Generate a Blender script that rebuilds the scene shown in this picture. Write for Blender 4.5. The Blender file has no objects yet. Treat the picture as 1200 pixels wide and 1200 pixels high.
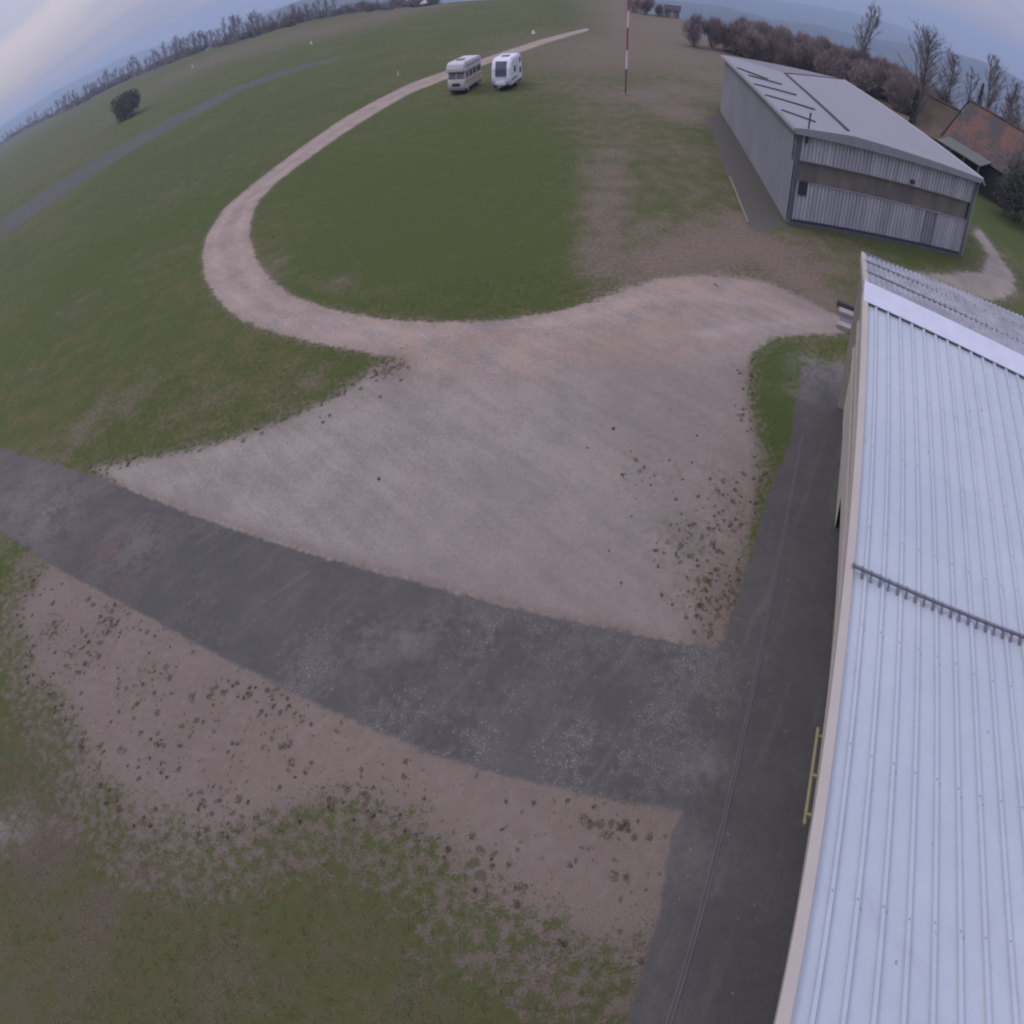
import bpy, bmesh, math, random
import numpy as np
from mathutils import Vector, Matrix

random.seed(7)
RNG = np.random.default_rng(7)
SC = bpy.context.scene
COL = SC.collection
R = math.radians

POLY = {
    'track': [(16.22,112.01),(8.45,99.8),(2.15,89.11),(-2.49,82.33),(-6.55,76.63),(-10.2,71.74),(-13.12,65.07),(-15.6,59.13),(-17.58,53.26),(-19.14,48.9),(-19.65,45.32),(-18.88,41.41),(-17.63,37.92),(-15.83,34.32),(-13.7,31.3),(-11.48,28.89),(-9.34,27.32),(-6.81,26.01),(-4.59,25.19),(-2.15,24.66),(0.19,24.61),(2.15,24.8),(4.21,25.37),(5.83,26.3),(8.69,26.42),(13.04,25.59),(16.61,23.65),(16.63,23.23),(15.35,22.76),(11.6,22.24),(5.72,21.24),(0.09,21.47),(-4.24,22.31),(-6.72,23.4),(-9.04,24.44),(-11.75,25.89),(-14.42,27.64),(-16.87,30.15),(-19.35,33.55),(-21.17,37.02),(-22.46,40.77),(-23.04,45.52),(-21.78,50.47),(-19.66,57.45),(-17.06,65.59),(-14.21,71.41),(-10.93,77.77),(-6.95,82.27),(-2.59,87.47),(2.34,95.15),(8.14,104.15),(16.81,116.09)],
    'yard': [(-18.03,17.69),(-15.21,18.07),(-12.78,18.49),(-10.59,19.05),(-8.89,19.69),(-7.28,20.66),(-6.17,21.55),(-5.72,22.22),(-4.65,22.59),(0.14,22.98),(5.88,26.52),(7.52,27.02),(9.44,27.42),(11.33,27.4),(13.11,26.92),(14.65,25.84),(15.41,24.79),(16.06,23.79),(17.26,22.96),(16.89,22.35),(13.45,22.35),(11.79,22.17),(10.53,21.3),(9.64,19.86),(9.02,18.02),(8.5,15.65),(7.47,13.76),(6.55,12.31),(5.62,10.95),(5.25,9.68),(1.89,10.48),(-0.23,11.13),(-3.0,12.0),(-6.51,12.93),(-10.7,14.16),(-14.29,15.78)],
    'verge': [(-16.99,12.02),(-16.96,13.12),(-12.73,12.59),(-7.17,10.83),(-4.02,9.8),(-2.25,9.16),(-0.3,8.55),(1.5,7.95),(3.72,7.12),(3.45,6.3),(2.54,5.0),(1.31,4.91),(0.62,5.2),(-0.23,5.79),(-1.01,6.13),(-1.7,6.93),(-2.99,7.44),(-4.15,7.61),(-5.2,7.16),(-6.75,6.37),(-8.64,6.46),(-10.38,7.03),(-11.69,7.98),(-14.73,9.19),(-16.82,10.74)],
    'road': [(-35.51,22.75),(-26.45,19.5),(-17.64,17.29),(-11.2,15.19),(-6.79,13.86),(-3.1,12.81),(-0.2,11.86),(2.0,11.15),(4.88,10.08),(4.32,8.96),(3.31,6.73),(3.1,6.92),(1.42,7.49),(-0.32,8.04),(-2.2,8.6),(-3.89,9.19),(-6.92,10.16),(-12.18,11.7),(-16.75,12.87),(-21.23,14.21),(-27.36,15.87)],
    'pavement': [(12.51,20.45),(9.9,16.23),(8.54,14.74),(6.81,12.4),(5.25,10.33),(4.88,10.08),(3.1,6.92),(2.85,6.67),(2.14,5.22),(1.32,3.83),(-6.51,-7.78),(-1.53,-11.13),(20.5,18.5),(15.06,19.9)],
    'hpath': [(19.45,56.12),(22.16,58.3),(17.69,33.4),(15.94,32.32),(14.79,32.66),(15.08,33.82),(15.86,37.45),(16.55,42.45),(18.14,48.69)],
    'eastpath': [(21.13,28.25),(24.03,28.56),(27.85,28.63),(32.16,29.65),(35.57,32.29),(37.06,36.22),(38.82,37.22),(37.1,32.59),(35.64,29.41),(33.39,27.01),(30.59,26.04),(24.75,25.72),(20.86,25.86),(20.02,26.48)],
    'runway': [(-89.8,83.71),(-70.67,101.74),(-51.7,118.55),(-41.8,120.06),(-29.35,120.0),(-27.96,113.85),(-39.01,111.46),(-46.86,106.66),(-60.68,86.26),(-72.17,65.84)],
}
BLOB = {
    'dry': [(7.87,28.48,2.5,1.1),(9.52,29.31,3,1.15),(11.89,30.44,3,1.15),(13.9,30.82,2.6,1.15),(15.25,29.44,2.6,1.1),(15.59,27.24,2,1.1),(15.91,25.25,1.5,1.1),(6.61,26.92,1.6,1),(8.68,31.73,3,0.7),(9.26,36.37,3,0.4),(12.38,39.27,4,0.5),(13.54,35.25,3,0.35),(13.69,46.33,5,0.55),(17.58,57.41,4,1.1),(14.32,54.6,6,0.5),(10.81,57.22,6,0.6),(10.86,67.94,7,0.6),(13.99,33.27,2,1),(38.17,32.8,3,0.4),(8.35,45.13,2.2,0.8),(7.48,41.57,2.0,0.85),(7.54,39.2,2.0,0.8),(6.72,36.85,1.9,0.9),(6.13,34.62,1.8,0.9),(6.19,32.91,1.7,0.85),(5.73,31.38,1.6,0.9),(5.11,29.9,1.6,0.9),(5.06,28.49,1.6,0.9),(10.02,47.13,4,0.6),(10.56,51.72,5,0.6),(17.0,29.57,3.5,0.8),(16.39,25.65,1.6,0.9),(20.88,29.95,3,0.5),(17.95,58.69,4,0.8),(12.89,43.4,4,0.45),(13.59,37.21,3,0.3),(15.61,63.6,6,0.95),(20.42,67.28,6,0.9),(11.91,63.24,5,0.8),(8.98,68.03,6,0.6),(23.55,92.02,22,1),(15.59,83.55,14,0.8),(30.59,102.75,18,1),(13.1,90.2,9,0.5),(27.59,76.31,9,0.9),(-31.42,34.19,3,0.4),(-18.64,22.04,2.2,0.5),(-20.5,20.5,2,0.5),(-13.68,21.31,2,0.5),(-9.1,21.69,1.5,0.5),(-12.89,30.86,2.0,0.3),(-10.3,5.04,1.3,0.9),(-11.8,5.34,1,1.0),(-8.39,4.23,1.0,0.9),(-8.23,3.08,1,0.7),(-26.95,39.53,5,0.3),(-33.07,54.17,7,0.3),(-98.41,112.01,25,0.35),(-101.38,218.46,40,0.6),(-69.51,205.55,30,0.6),(-39.8,189.62,30,0.7),(-111.2,159.29,30,0.4),(-8.95,29.69,1.2,0.6),(-14.24,33.22,1.2,0.7),(16.4,29.52,2.5,0.6),(17.93,26.94,2,0.5),(-3.41,5.19,1.2,0.6),(0.16,4.99,1,0.7),(-1.59,5.31,1,0.6),(1.67,6.01,1,0.7),(-30.14,27.05,3,0.2),(2.55,6.89,0.8,0.9),(5.67,10.82,1.2,0.8),(4.48,27.1,1.5,0.5)],
    'lush': [(14.99,39.51,2,0.5),(10.39,36.38,3,0.4),(14.46,35.33,2,0.6),(10.87,43.28,3,0.4),(16.99,30.74,2,0.5),(-5.87,35.82,7,0.9),(-1.73,43.15,10,0.8),(-10.14,34.95,4,0.7),(1.26,30.0,5,0.7),(-7.48,49.17,10,0.6),(-33.93,36.23,6,0.6),(-33.15,48.63,9,0.7),(-37.18,69.28,14,0.5),(11.6,20.78,1.2,1),(10.67,18.3,1.2,0.8),(-6.29,3.84,1.5,0.7),(-4.3,4.36,1.2,0.6),(-8.91,6.49,1.2,0.6),(-0.7,5.04,0.7,0.7),(4.69,52.12,8,0.5),(45.56,40.26,8,0.8),(-2.1,4.52,1,0.5),(-12.31,7.07,1.5,0.6)],
    'moss': [(5.32,10.89,1.1,1),(5.77,11.79,1.0,0.9),(4.65,10.68,0.8,0.7),(-9.15,11.55,1.2,0.95),(-12.67,11.34,1,0.95),(-6.13,10.0,0.9,0.9),(-14.74,10.42,1,0.9),(-8.5,8.0,1.2,0.8),(-0.02,6.94,0.5,0.7),(-1.02,6.41,0.8,0.8),(-2.61,7.3,1,0.85),(5.36,12.94,1.6,0.8),(6.8,13.87,1.5,0.8),(4.67,15.48,1.8,0.5),(5.2,11.65,1.2,0.9),(-8.31,16.73,1,0.2),(-16.14,18.03,1,0.3),(-7.7,8.98,1.5,0.7),(-12.93,10.12,1.3,1),(-10.19,9.51,1.3,0.8),(-5.86,9.19,0.9,0.9),(-3.54,7.41,1,0.9),(-6.96,7.31,1.3,0.7),(-1.19,6.7,1,0.6),(1.67,6.89,0.8,0.72),(-1.4,7.78,1,0.4),(-4.96,22.1,1.3,1),(1.43,7.55,0.8,0.5),(13.98,30.33,3,0.6),(11.0,29.3,3,0.4),(-7.48,19.98,1,0.5),(0.38,5.76,0.7,0.6),(-6.47,8.93,1,0.6)],
    'pink': [(-4.45,24.0,2.2,1),(-8.97,25.87,2,0.8),(0.15,23.56,2.2,1),(4.0,24.01,2,0.9),(8.18,24.65,2.4,0.8),(-12.84,29.12,2,0.6),(-16.21,61.85,8,0.9),(-8.76,77.65,10,1),(2.22,91.28,14,1),(12.23,25.97,3,0.7),(12.53,29.32,3,0.9),(9.27,28.43,3,0.9),(-5.62,8.44,1.2,0.5),(-2.45,7.46,1,0.6),(-3.74,8.41,1,0.5)],
    'grit': [(-1.11,11.3,0.8,0.7),(1.19,8.41,0.7,1),(1.87,7.97,0.6,0.8),(-0.47,10.02,0.6,0.5),(3.99,10.04,0.9,0.9),(2.6,7.85,0.8,0.6),(-2.86,9.16,0.9,0.7),(-5.55,10.47,0.8,0.7),(-9.51,11.66,0.7,0.4),(1.66,10.41,1,0.4),(3.18,8.62,0.7,0.8),(-1.45,8.78,0.7,0.8),(0.88,11.13,0.7,0.6),(4.44,9.33,0.8,0.5)],
    'rust': [(-14.35,13.86,0.6,1),(-15.45,15.37,0.5,0.7),(-13.09,12.56,0.4,0.7)],
    'pale': [(12.96,20.03,0.9,0.8),(14.17,19.41,1.0,0.9),(11.46,18.71,0.7,0.5),(-3.14,11.28,0.4,0.7),(-2.48,11.48,0.35,0.7),(-3.74,10.73,0.4,0.5),(-18.77,15.32,1.5,0.8),(-13.16,13.91,1.2,0.5),(-4.09,11.4,0.5,0.6),(-2.9,11.16,0.5,0.6),(-10.56,15.36,0.8,0.4),(-21.28,16.23,1.5,0.7),(-11.89,5.08,0.5,1),(3.73,7.62,0.4,0.8),(3.05,6.17,0.5,0.4)],
}


# ------------------------------------------------------------------ helpers
class MB:
    """collects boxes, bars, prisms and sheets; build() links them as ONE mesh object"""
    def __init__(self):
        self.v = []; self.f = []
    def add(self, vs, fs):
        b = len(self.v)
        self.v.extend([tuple(p) for p in vs])
        self.f.extend([tuple(i + b for i in f) for f in fs])
    def box(self, x0, x1, y0, y1, z0, z1):
        self.add([(x0,y0,z0),(x1,y0,z0),(x1,y1,z0),(x0,y1,z0),(x0,y0,z1),(x1,y0,z1),(x1,y1,z1),(x0,y1,z1)],
                 [(0,3,2,1),(4,5,6,7),(0,1,5,4),(1,2,6,5),(2,3,7,6),(3,0,4,7)])
    def hexa(self, p):
        self.add(p, [(0,3,2,1),(4,5,6,7),(0,1,5,4),(1,2,6,5),(2,3,7,6),(3,0,4,7)])
    def bar(self, a, b, w, h, up=(0,0,1)):
        a = Vector(a); b = Vector(b); d = (b - a).normalized(); up = Vector(up)
        s = d.cross(up)
        if s.length < 1e-4: s = d.cross(Vector((1,0,0)))
        s.normalize(); u = s.cross(d).normalized()
        q = []
        for c in (a, b):
            q += [c - s*w/2 - u*h/2, c + s*w/2 - u*h/2, c + s*w/2 + u*h/2, c - s*w/2 + u*h/2]
        self.add(q, [(0,1,2,3),(7,6,5,4),(0,4,5,1),(1,5,6,2),(2,6,7,3),(3,7,4,0)])
    def tube(self, a, b, r0, r1, n=6, caps=True):
        a = Vector(a); b = Vector(b); d = (b - a)
        if d.length < 1e-6: return
        d.normalize(); s = d.orthogonal().normalized(); t = d.cross(s)
        q = []
        for c, r in ((a, r0), (b, r1)):
            for k in range(n):
                an = 2*math.pi*k/n
                q.append(c + s*r*math.cos(an) + t*r*math.sin(an))
        fs = [(k, (k+1) % n, n + (k+1) % n, n + k) for k in range(n)]
        if caps: fs += [tuple(range(n-1, -1, -1)), tuple(range(n, 2*n))]
        self.add(q, fs)
    def sheet(self, rows):
        """rows of points -> grid of quads"""
        m = len(rows[0]); vs = [p for r in rows for p in r]
        fs = [(i*m+j, i*m+j+1, (i+1)*m+j+1, (i+1)*m+j) for i in range(len(rows)-1) for j in range(m-1)]
        self.add(vs, fs)
    def prism(self, prof, a, b):
        """prof: closed list of (u,z) points ; extruded along y from a to b with x=u"""
        n = len(prof)
        vs = [(p[0], a, p[1]) for p in prof] + [(p[0], b, p[1]) for p in prof]
        fs = [(k, (k+1) % n, n+(k+1) % n, n+k) for k in range(n)] + [tuple(range(n-1,-1,-1)), tuple(range(n, 2*n))]
        self.add(vs, fs)
    def build(self, name, mat, parent=None, smooth=False, bevel=0.0):
        me = bpy.data.meshes.new(name)
        me.from_pydata(self.v, [], self.f)
        bm = bmesh.new(); bm.from_mesh(me)
        bmesh.ops.recalc_face_normals(bm, faces=bm.faces)
        if bevel > 0:
            bmesh.ops.remove_doubles(bm, verts=bm.verts, dist=1e-5)
            es = [e for e in bm.edges if len(e.link_faces) == 2 and e.calc_face_angle(0) > 0.5]
            bmesh.ops.bevel(bm, geom=es, offset=bevel, segments=2, affect='EDGES', clamp_overlap=True)
        bm.to_mesh(me); bm.free()
        if smooth:
            for p in me.polygons: p.use_smooth = True
        if mat: me.materials.append(mat)
        o = bpy.data.objects.new(name, me); COL.objects.link(o)
        if parent: o.parent = parent
        return o

def tag(o, label, cat, group=None):
    o['label'] = label; o['category'] = cat
    if group: o['group'] = group
    return o
def thing(name, label, cat, loc=(0,0,0), rz=0, group=None):
    o = bpy.data.objects.new(name, None); COL.objects.link(o)
    o.location = loc; o.rotation_euler = (0, 0, rz); o.empty_display_size = 0.3
    return tag(o, label, cat, group)
def struct(o, kind='structure'):
    o['kind'] = kind; return o
def dup(o, parent=None):
    c = o.copy(); COL.objects.link(c); c.parent = parent
    for ch in list(o.children): dup(ch, c)
    return c

# ------------------------------------------------------------------ node helpers
class NT:
    def __init__(self, name):
        self.m = bpy.data.materials.new(name); self.m.use_nodes = True
        self.t = self.m.node_tree; self.t.nodes.clear()
        self.out = self.t.nodes.new('ShaderNodeOutputMaterial')
        self.bs = self.t.nodes.new('ShaderNodeBsdfPrincipled')
        self.t.links.new(self.bs.outputs[0], self.out.inputs[0])
        self.geo = self.t.nodes.new('ShaderNodeNewGeometry')
        self.tc = self.t.nodes.new('ShaderNodeTexCoord')
    def put(self, sock, v):
        if v is None: return
        if isinstance(v, bpy.types.NodeSocket): self.t.links.new(v, sock)
        elif isinstance(v, (tuple, list)) and len(v) == 3 and len(sock.default_value) == 4: sock.default_value = (*v, 1)
        else: sock.default_value = v
    def math(self, op, a, b=None, c=None, clamp=False):
        n = self.t.nodes.new('ShaderNodeMath'); n.operation = op; n.use_clamp = clamp
        self.put(n.inputs[0], a)
        if b is not None: self.put(n.inputs[1], b)
        if c is not None: self.put(n.inputs[2], c)
        return n.outputs[0]
    def vscale(self, vec, s):
        n = self.t.nodes.new('ShaderNodeVectorMath'); n.operation = 'MULTIPLY'
        self.put(n.inputs[0], vec); n.inputs[1].default_value = s
        return n.outputs[0]
    def noise(self, scale, detail=3.0, rough=0.55, vec=None, dist=0.0):
        n = self.t.nodes.new('ShaderNodeTexNoise'); n.inputs['Scale'].default_value = scale
        n.inputs['Detail'].default_value = detail; n.inputs['Roughness'].default_value = rough
        n.inputs['Distortion'].default_value = dist
        self.put(n.inputs['Vector'], vec if vec is not None else self.geo.outputs['Position'])
        return n.outputs['Fac']
    def voro(self, scale, vec=None, out='Distance'):
        n = self.t.nodes.new('ShaderNodeTexVoronoi'); n.inputs['Scale'].default_value = scale
        self.put(n.inputs['Vector'], vec if vec is not None else self.geo.outputs['Position'])
        return n.outputs[out]
    def attr(self, name):
        n = self.t.nodes.new('ShaderNodeAttribute'); n.attribute_name = name
        return n.outputs['Fac']
    def mix(self, f, a, b):
        n = self.t.nodes.new('ShaderNodeMix'); n.data_type = 'RGBA'
        self.put(n.inputs[0], f); self.put(n.inputs[6], a); self.put(n.inputs[7], b)
        return n.outputs[2]
    def mul(self, col, f):
        n = self.t.nodes.new('ShaderNodeVectorMath'); n.operation = 'SCALE'
        self.put(n.inputs[0], col); self.put(n.inputs[3], f)
        return n.outputs[0]
    def step(self, x, lo, hi):
        n = self.t.nodes.new('ShaderNodeMapRange'); n.interpolation_type = 'SMOOTHSTEP'
        self.put(n.inputs[0], x); n.inputs[1].default_value = lo; n.inputs[2].default_value = hi
        return n.outputs[0]
    def bump(self, h, strength=0.4, dist=0.02):
        n = self.t.nodes.new('ShaderNodeBump'); n.inputs['Strength'].default_value = strength
        n.inputs['Distance'].default_value = dist; self.put(n.inputs['Height'], h)
        self.t.links.new(n.outputs[0], self.bs.inputs['Normal'])
    def rand(self):
        return self.geo.outputs['Random Per Island']
    def fin(self, col, rough=0.85, spec=0.3, metal=0.0):
        self.put(self.bs.inputs['Base Color'], col); self.put(self.bs.inputs['Roughness'], rough)
        self.bs.inputs['Specular IOR Level'].default_value = spec
        self.put(self.bs.inputs['Metallic'], metal)
        return self.m

def simple(name, col, rough=0.6, spec=0.3, var=0.12, scale=2.0, metal=0.0, fine=25.0):
    n = NT(name)
    a = n.noise(scale, 4, 0.6, vec=n.tc.outputs['Object']); b = n.noise(fine, 2, 0.5, vec=n.tc.outputs['Object'])
    k = n.math('ADD', n.math('MULTIPLY', a, 2*var), n.math('MULTIPLY', b, var))
    k = n.math('ADD', k, 1 - 1.5*var)
    return n.fin(n.mul(col, k), rough, spec, metal)

# ------------------------------------------------------------------ ground material
def ground_material():
    n = NT('ground')
    n1 = n.noise(0.10, 3); n2 = n.noise(0.8, 4, 0.6); n3 = n.noise(4.5, 4, 0.6); n4 = n.noise(28, 3, 0.65); n5 = n.noise(95, 2, 0.6)
    s2 = n.math('SUBTRACT', n2, 0.5); s3 = n.math('SUBTRACT', n3, 0.5); s4 = n.math('SUBTRACT', n4, 0.5)
    dry = n.attr('dry'); lush = n.attr('lush'); moss = n.attr('moss'); pink = n.attr('pink')
    grit = n.attr('grit'); rust = n.attr('rust'); pale = n.attr('pale'); ga = n.attr('ga')
    sdg = n.attr('sdg'); sda = n.attr('sda'); sdr = n.attr('sdr'); sdp = n.attr('sdp')
    # grass
    k = n.math('ADD', n.math('MULTIPLY', n1, 0.5), n.math('MULTIPLY', n2, 0.5))
    kk = n.math('ADD', n.math('MULTIPLY', s3, 0.8), k)
    col = n.mix(n.step(n.math('SUBTRACT', kk, n.math('MULTIPLY', lush, 0.22)), 0.38, 0.66), (0.060,0.077,0.020), (0.095,0.090,0.034))
    n0 = n.noise(0.035, 4, 0.6)
    d = n.math('ADD', n.math('ADD', dry, n.math('MULTIPLY', n.math('SUBTRACT', n0, 0.5), 0.8)), n.math('ADD', n.math('MULTIPLY', s3, 1.2), n.math('MULTIPLY', s2, 1.5)))
    drycol = n.mix(n.step(n.math('ADD', n4, n.math('MULTIPLY', s3, 0.5)), 0.35, 0.7), (0.118,0.090,0.064), (0.200,0.152,0.122))
    col = n.mix(n.math('MULTIPLY', n.step(dry, 0.15, 0.6), 0.55), col, (0.086,0.082,0.037))
    drycol = n.mix(n.attr('vignette'), drycol, n.mix(n.step(n4, 0.35, 0.7), (0.080,0.062,0.042), (0.135,0.102,0.076)))  # dry turf gets a darker brown here: lens vignetting painted into its colour
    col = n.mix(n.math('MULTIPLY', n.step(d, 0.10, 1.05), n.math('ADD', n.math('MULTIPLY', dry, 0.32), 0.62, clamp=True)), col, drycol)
    col = n.mix(n.math('MULTIPLY', pale, n.step(n.math('ADD', n2, n.math('MULTIPLY', s3, 0.8)), 0.3, 0.7)), col, (0.21,0.19,0.17))
    far = n.attr('far')
    col = n.mix(far, col, n.mix(n.step(n.noise(0.004, 3), 0.42, 0.6), (0.035,0.043,0.030), (0.066,0.070,0.042)))
    # coarse tufty light and dark speckle of the turf itself
    col = n.mul(col, n.math('ADD', n.math('ADD', n.math('MULTIPLY', n4, 0.62), n.math('MULTIPLY', n5, 0.5)), 0.44))
    straw = n.math('MULTIPLY', n.step(n.voro(9.0), 0.11, 0.04), n.step(n3, 0.50, 0.62))
    col = n.mix(n.math('MULTIPLY', straw, 0.6), col, (0.25,0.215,0.15))
    # gravel
    rotp = n.t.nodes.new('ShaderNodeVectorRotate'); rotp.rotation_type = 'Z_AXIS'; n.t.links.new(n.geo.outputs['Position'], rotp.inputs['Vector']); rotp.inputs['Angle'].default_value = 0.75
    n0g = n.noise(0.35, 5, 0.65)
    gr = n.mix(n.step(n2, 0.3, 0.7), (0.232,0.196,0.166), (0.270,0.232,0.197))
    gr = n.mix(n.math('MULTIPLY', pink, n.step(n.math('ADD', n2, n.math('MULTIPLY', s3, 0.6)), 0.30, 0.62)), gr, (0.300,0.222,0.176))
    gr = n.mix(n.math('MULTIPLY', n.attr('rut'), n.math('ADD', n.math('MULTIPLY', n2, .5), .15)), gr, (0.36,0.30,0.255))
    gr = n.mul(gr, n.math('ADD', n.math('ADD', n.math('MULTIPLY', n4, 0.65), n.math('MULTIPLY', n5, 0.55)), 0.40))
    nm = n.noise(9.0, 5, 0.7)
    gr = n.mul(gr, n.math('ADD', n.math('MULTIPLY', nm, 0.62), 0.69))
    gst = n.noise(1.0, 4, .6, vec=n.vscale(rotp.outputs[0], (0.30, 2.6, 1)))
    gr = n.mul(gr, n.math('ADD', n.math('MULTIPLY', n.step(gst, .3, .7), 0.12), 0.94))
    peb = n.voro(11.0); gr = n.mix(n.math('MULTIPLY', n.step(peb, 0.20, 0.05), n.step(n3, 0.52, 0.66)), gr, (0.31,0.29,0.27))
    dirt = n.math('ADD', n.math('MULTIPLY', moss, 0.75), n.math('ADD', n.math('MULTIPLY', s3, 1.0), n.math('MULTIPLY', s2, 0.7)))
    gr = n.mix(n.math('MULTIPLY', n.step(dirt, 0.25, 0.95), 0.75), gr, (0.115,0.092,0.072))
    dk = n.voro(13.0, out='Color'); dsp = n.t.nodes.new('ShaderNodeSeparateColor'); n.t.links.new(dk, dsp.inputs[0])
    gr = n.mix(n.math('MULTIPLY', n.math('LESS_THAN', dsp.outputs[0], n.math('ADD', n.math('MULTIPLY', n.step(n2, .42, .62), .14), .02)), n.math('MULTIPLY', n.step(n.voro(13.0), .45, .2), .45)), gr, (0.10,0.085,0.078))
    gr = n.mul(gr, n.math('ADD', n.math('MULTIPLY', n.step(n.math('ADD', n0g, n.math('MULTIPLY', s3, .5)), .35, .65), .16), .91))
    soil = n.attr('soil')
    gr = n.mix(n.math('MULTIPLY', n.step(n.math('ADD', soil, n.math('ADD', n.math('MULTIPLY', s3, 1.1), n.math('MULTIPLY', s2, 0.8))), 0.05, 1.05), 0.88), gr, n.mix(n4, (0.120,0.092,0.074), (0.205,0.160,0.132)))
    vec = n.t.nodes.new('ShaderNodeVectorMath'); vec.operation = 'ADD'
    nz = n.t.nodes.new('ShaderNodeTexNoise'); nz.inputs['Scale'].default_value = 3.0; n.put(nz.inputs['Vector'], n.geo.outputs['Position'])
    sc = n.t.nodes.new('ShaderNodeVectorMath'); sc.operation = 'SCALE'; sc.inputs[3].default_value = 0.35
    n.t.links.new(nz.outputs['Color'], sc.inputs[0]); n.t.links.new(n.geo.outputs['Position'], vec.inputs[0]); n.t.links.new(sc.outputs[0], vec.inputs[1])
    sp = n.math('SUBTRACT', n.voro(2.6, vec.outputs[0]), n.math('MULTIPLY', n.math('SUBTRACT', n.math('ADD', moss, n.math('MULTIPLY', s2, 0.9)), 0.18), 0.38))
    sp2 = n.math('SUBTRACT', n.voro(6.5, vec.outputs[0]), n.math('MULTIPLY', n.math('SUBTRACT', n.math('ADD', moss, n.math('MULTIPLY', s2, 0.9)), 0.15), 0.42))
    spot = n.math('MAXIMUM', n.step(sp, 0.06, -0.06), n.step(sp2, 0.06, -0.06))
    gr = n.mix(n.math('MULTIPLY', spot, 0.85), gr, n.mix(n4, (0.075,0.060,0.034), (0.105,0.092,0.055)))
    # edge of the gravel: ragged
    e = n.math('ADD', n.math('MULTIPLY', s2, 1.7), n.math('ADD', n.math('MULTIPLY', s3, 1.6), n.math('MULTIPLY', s4, 0.8)))
    e = n.math('SUBTRACT', n.math('MULTIPLY', e, ga), sdg)
    cgn = n.t.nodes.new('ShaderNodeMapRange'); cgn.interpolation_type = 'SMOOTHSTEP'
    n.put(cgn.inputs[0], n.math('ADD', e, n.math('MULTIPLY', n.math('MULTIPLY', s4, 0.55), ga))); n.put(cgn.inputs[1], n.math('MULTIPLY', ga, -0.45)); n.put(cgn.inputs[2], n.math('MULTIPLY', ga, 0.45))
    cg = cgn.outputs[0]
    # trodden fringe beside the gravel
    fr = n.math('MULTIPLY', n.step(n.math('ADD', e, n.math('MULTIPLY', ga, 0.9)), -0.25, 0.25), n.step(n.math('ADD', n3, n.math('MULTIPLY', s4, 0.8)), 0.40, 0.62))
    col = n.mix(n.math('MULTIPLY', fr, 0.7), col, (0.15,0.118,0.098))
    col = n.mix(cg, col, gr)
    # grey paving strip by the far hangar
    pv = n.mul(n.mix(n.step(n3, 0.3, 0.75), (0.083,0.075,0.072), (0.115,0.102,0.094)), n.math('ADD', n.math('MULTIPLY', n4, 0.5), 0.75))
    cp = n.step(n.math('SUBTRACT', n.math('MULTIPLY', s3, 0.5), sdp), -0.15, 0.15)
    col = n.mix(n.math('MULTIPLY', cp, 0.85), col, pv)
    # asphalt
    asp = n.mix(n.step(n.math('ADD', n1, n.math('MULTIPLY', s2, 0.8)), 0.3, 0.7), (0.082,0.077,0.071), (0.100,0.093,0.084))
    asp = n.mix(n.math('MULTIPLY', pale, n.step(n.math('ADD', n2, n.math('MULTIPLY', s3, 0.6)), 0.3, 0.65)), asp, (0.165,0.150,0.138))
    asp = n.mix(n.math('MULTIPLY', rust, n.step(n3, 0.3, 0.6)), asp, (0.135,0.095,0.080))
    asp = n.mix(n.math('MULTIPLY', n.math('MULTIPLY', grit, n.step(n.math('ADD', n2, n.math('MULTIPLY', s3, 0.9)), 0.36, 0.60)), n.math('MULTIPLY', n.step(n4, 0.47, 0.60), 0.85)), asp, (0.20,0.180,0.165))
    stv = n.noise(1.0, 4, .6, vec=n.vscale(rotp.outputs[0], (3.2, 0.35, 1)))
    asp = n.mix(n.math('MULTIPLY', n.step(stv, .52, .74), .28), asp, (0.165,0.150,0.138))
    asp = n.mul(asp, n.math('ADD', n.math('MULTIPLY', n3, .35), .825))
    asp = n.mul(asp, n.math('ADD', n.math('ADD', n.math('MULTIPLY', n4, 0.55), n.math('MULTIPLY', n5, 0.75)), 0.36))
    st = n.voro(16.0, out='Color'); stf = n.voro(16.0)
    sep = n.t.nodes.new('ShaderNodeSeparateColor'); n.t.links.new(st, sep.inputs[0])
    have = n.math('LESS_THAN', sep.outputs[0], n.math('ADD', n.math('MULTIPLY', n.math('MULTIPLY', grit, n.step(n.math('ADD', n2, n.math('MULTIPLY', s3, 0.9)), 0.40, 0.62)), 0.75), 0.012))
    stone = n.math('MULTIPLY', have, n.step(stf, 0.40, 0.26))
    asp = n.mix(n.math('MULTIPLY', stone, n.math('ADD', n.math('MULTIPLY', sep.outputs[1], 0.60), 0.05)), asp, (0.26,0.245,0.225))
    ea = n.math('ADD', n.math('MULTIPLY', s3, 0.26), n.math('MULTIPLY', n.math('SUBTRACT', n.noise(1.6, 4, .7), .5), 0.30))
    ca = n.step(n.math('SUBTRACT', ea, sda), -0.07, 0.07)
    col = n.mix(ca, col, asp)
    # runway
    rw = n.mul(n.mix(n1, (0.083,0.082,0.092), (0.097,0.095,0.102)), n.math('ADD', n.math('MULTIPLY', n2, 0.4), 0.8))
    cr = n.step(n.math('SUBTRACT', n.math('ADD', n.math('MULTIPLY', s2, 3.5), n.math('MULTIPLY', s3, 2.0)), sdr), -1.6, 2.4)
    col = n.mix(n.math('MULTIPLY', cr, 0.66), col, rw)
    h = n.math('ADD', n.math('MULTIPLY', n4, 1.0), n.math('MULTIPLY', n3, 1.2))
    n.bump(n.math('ADD', h, n.math('MULTIPLY', n5, 0.4)), 0.55, 0.035)
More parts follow.
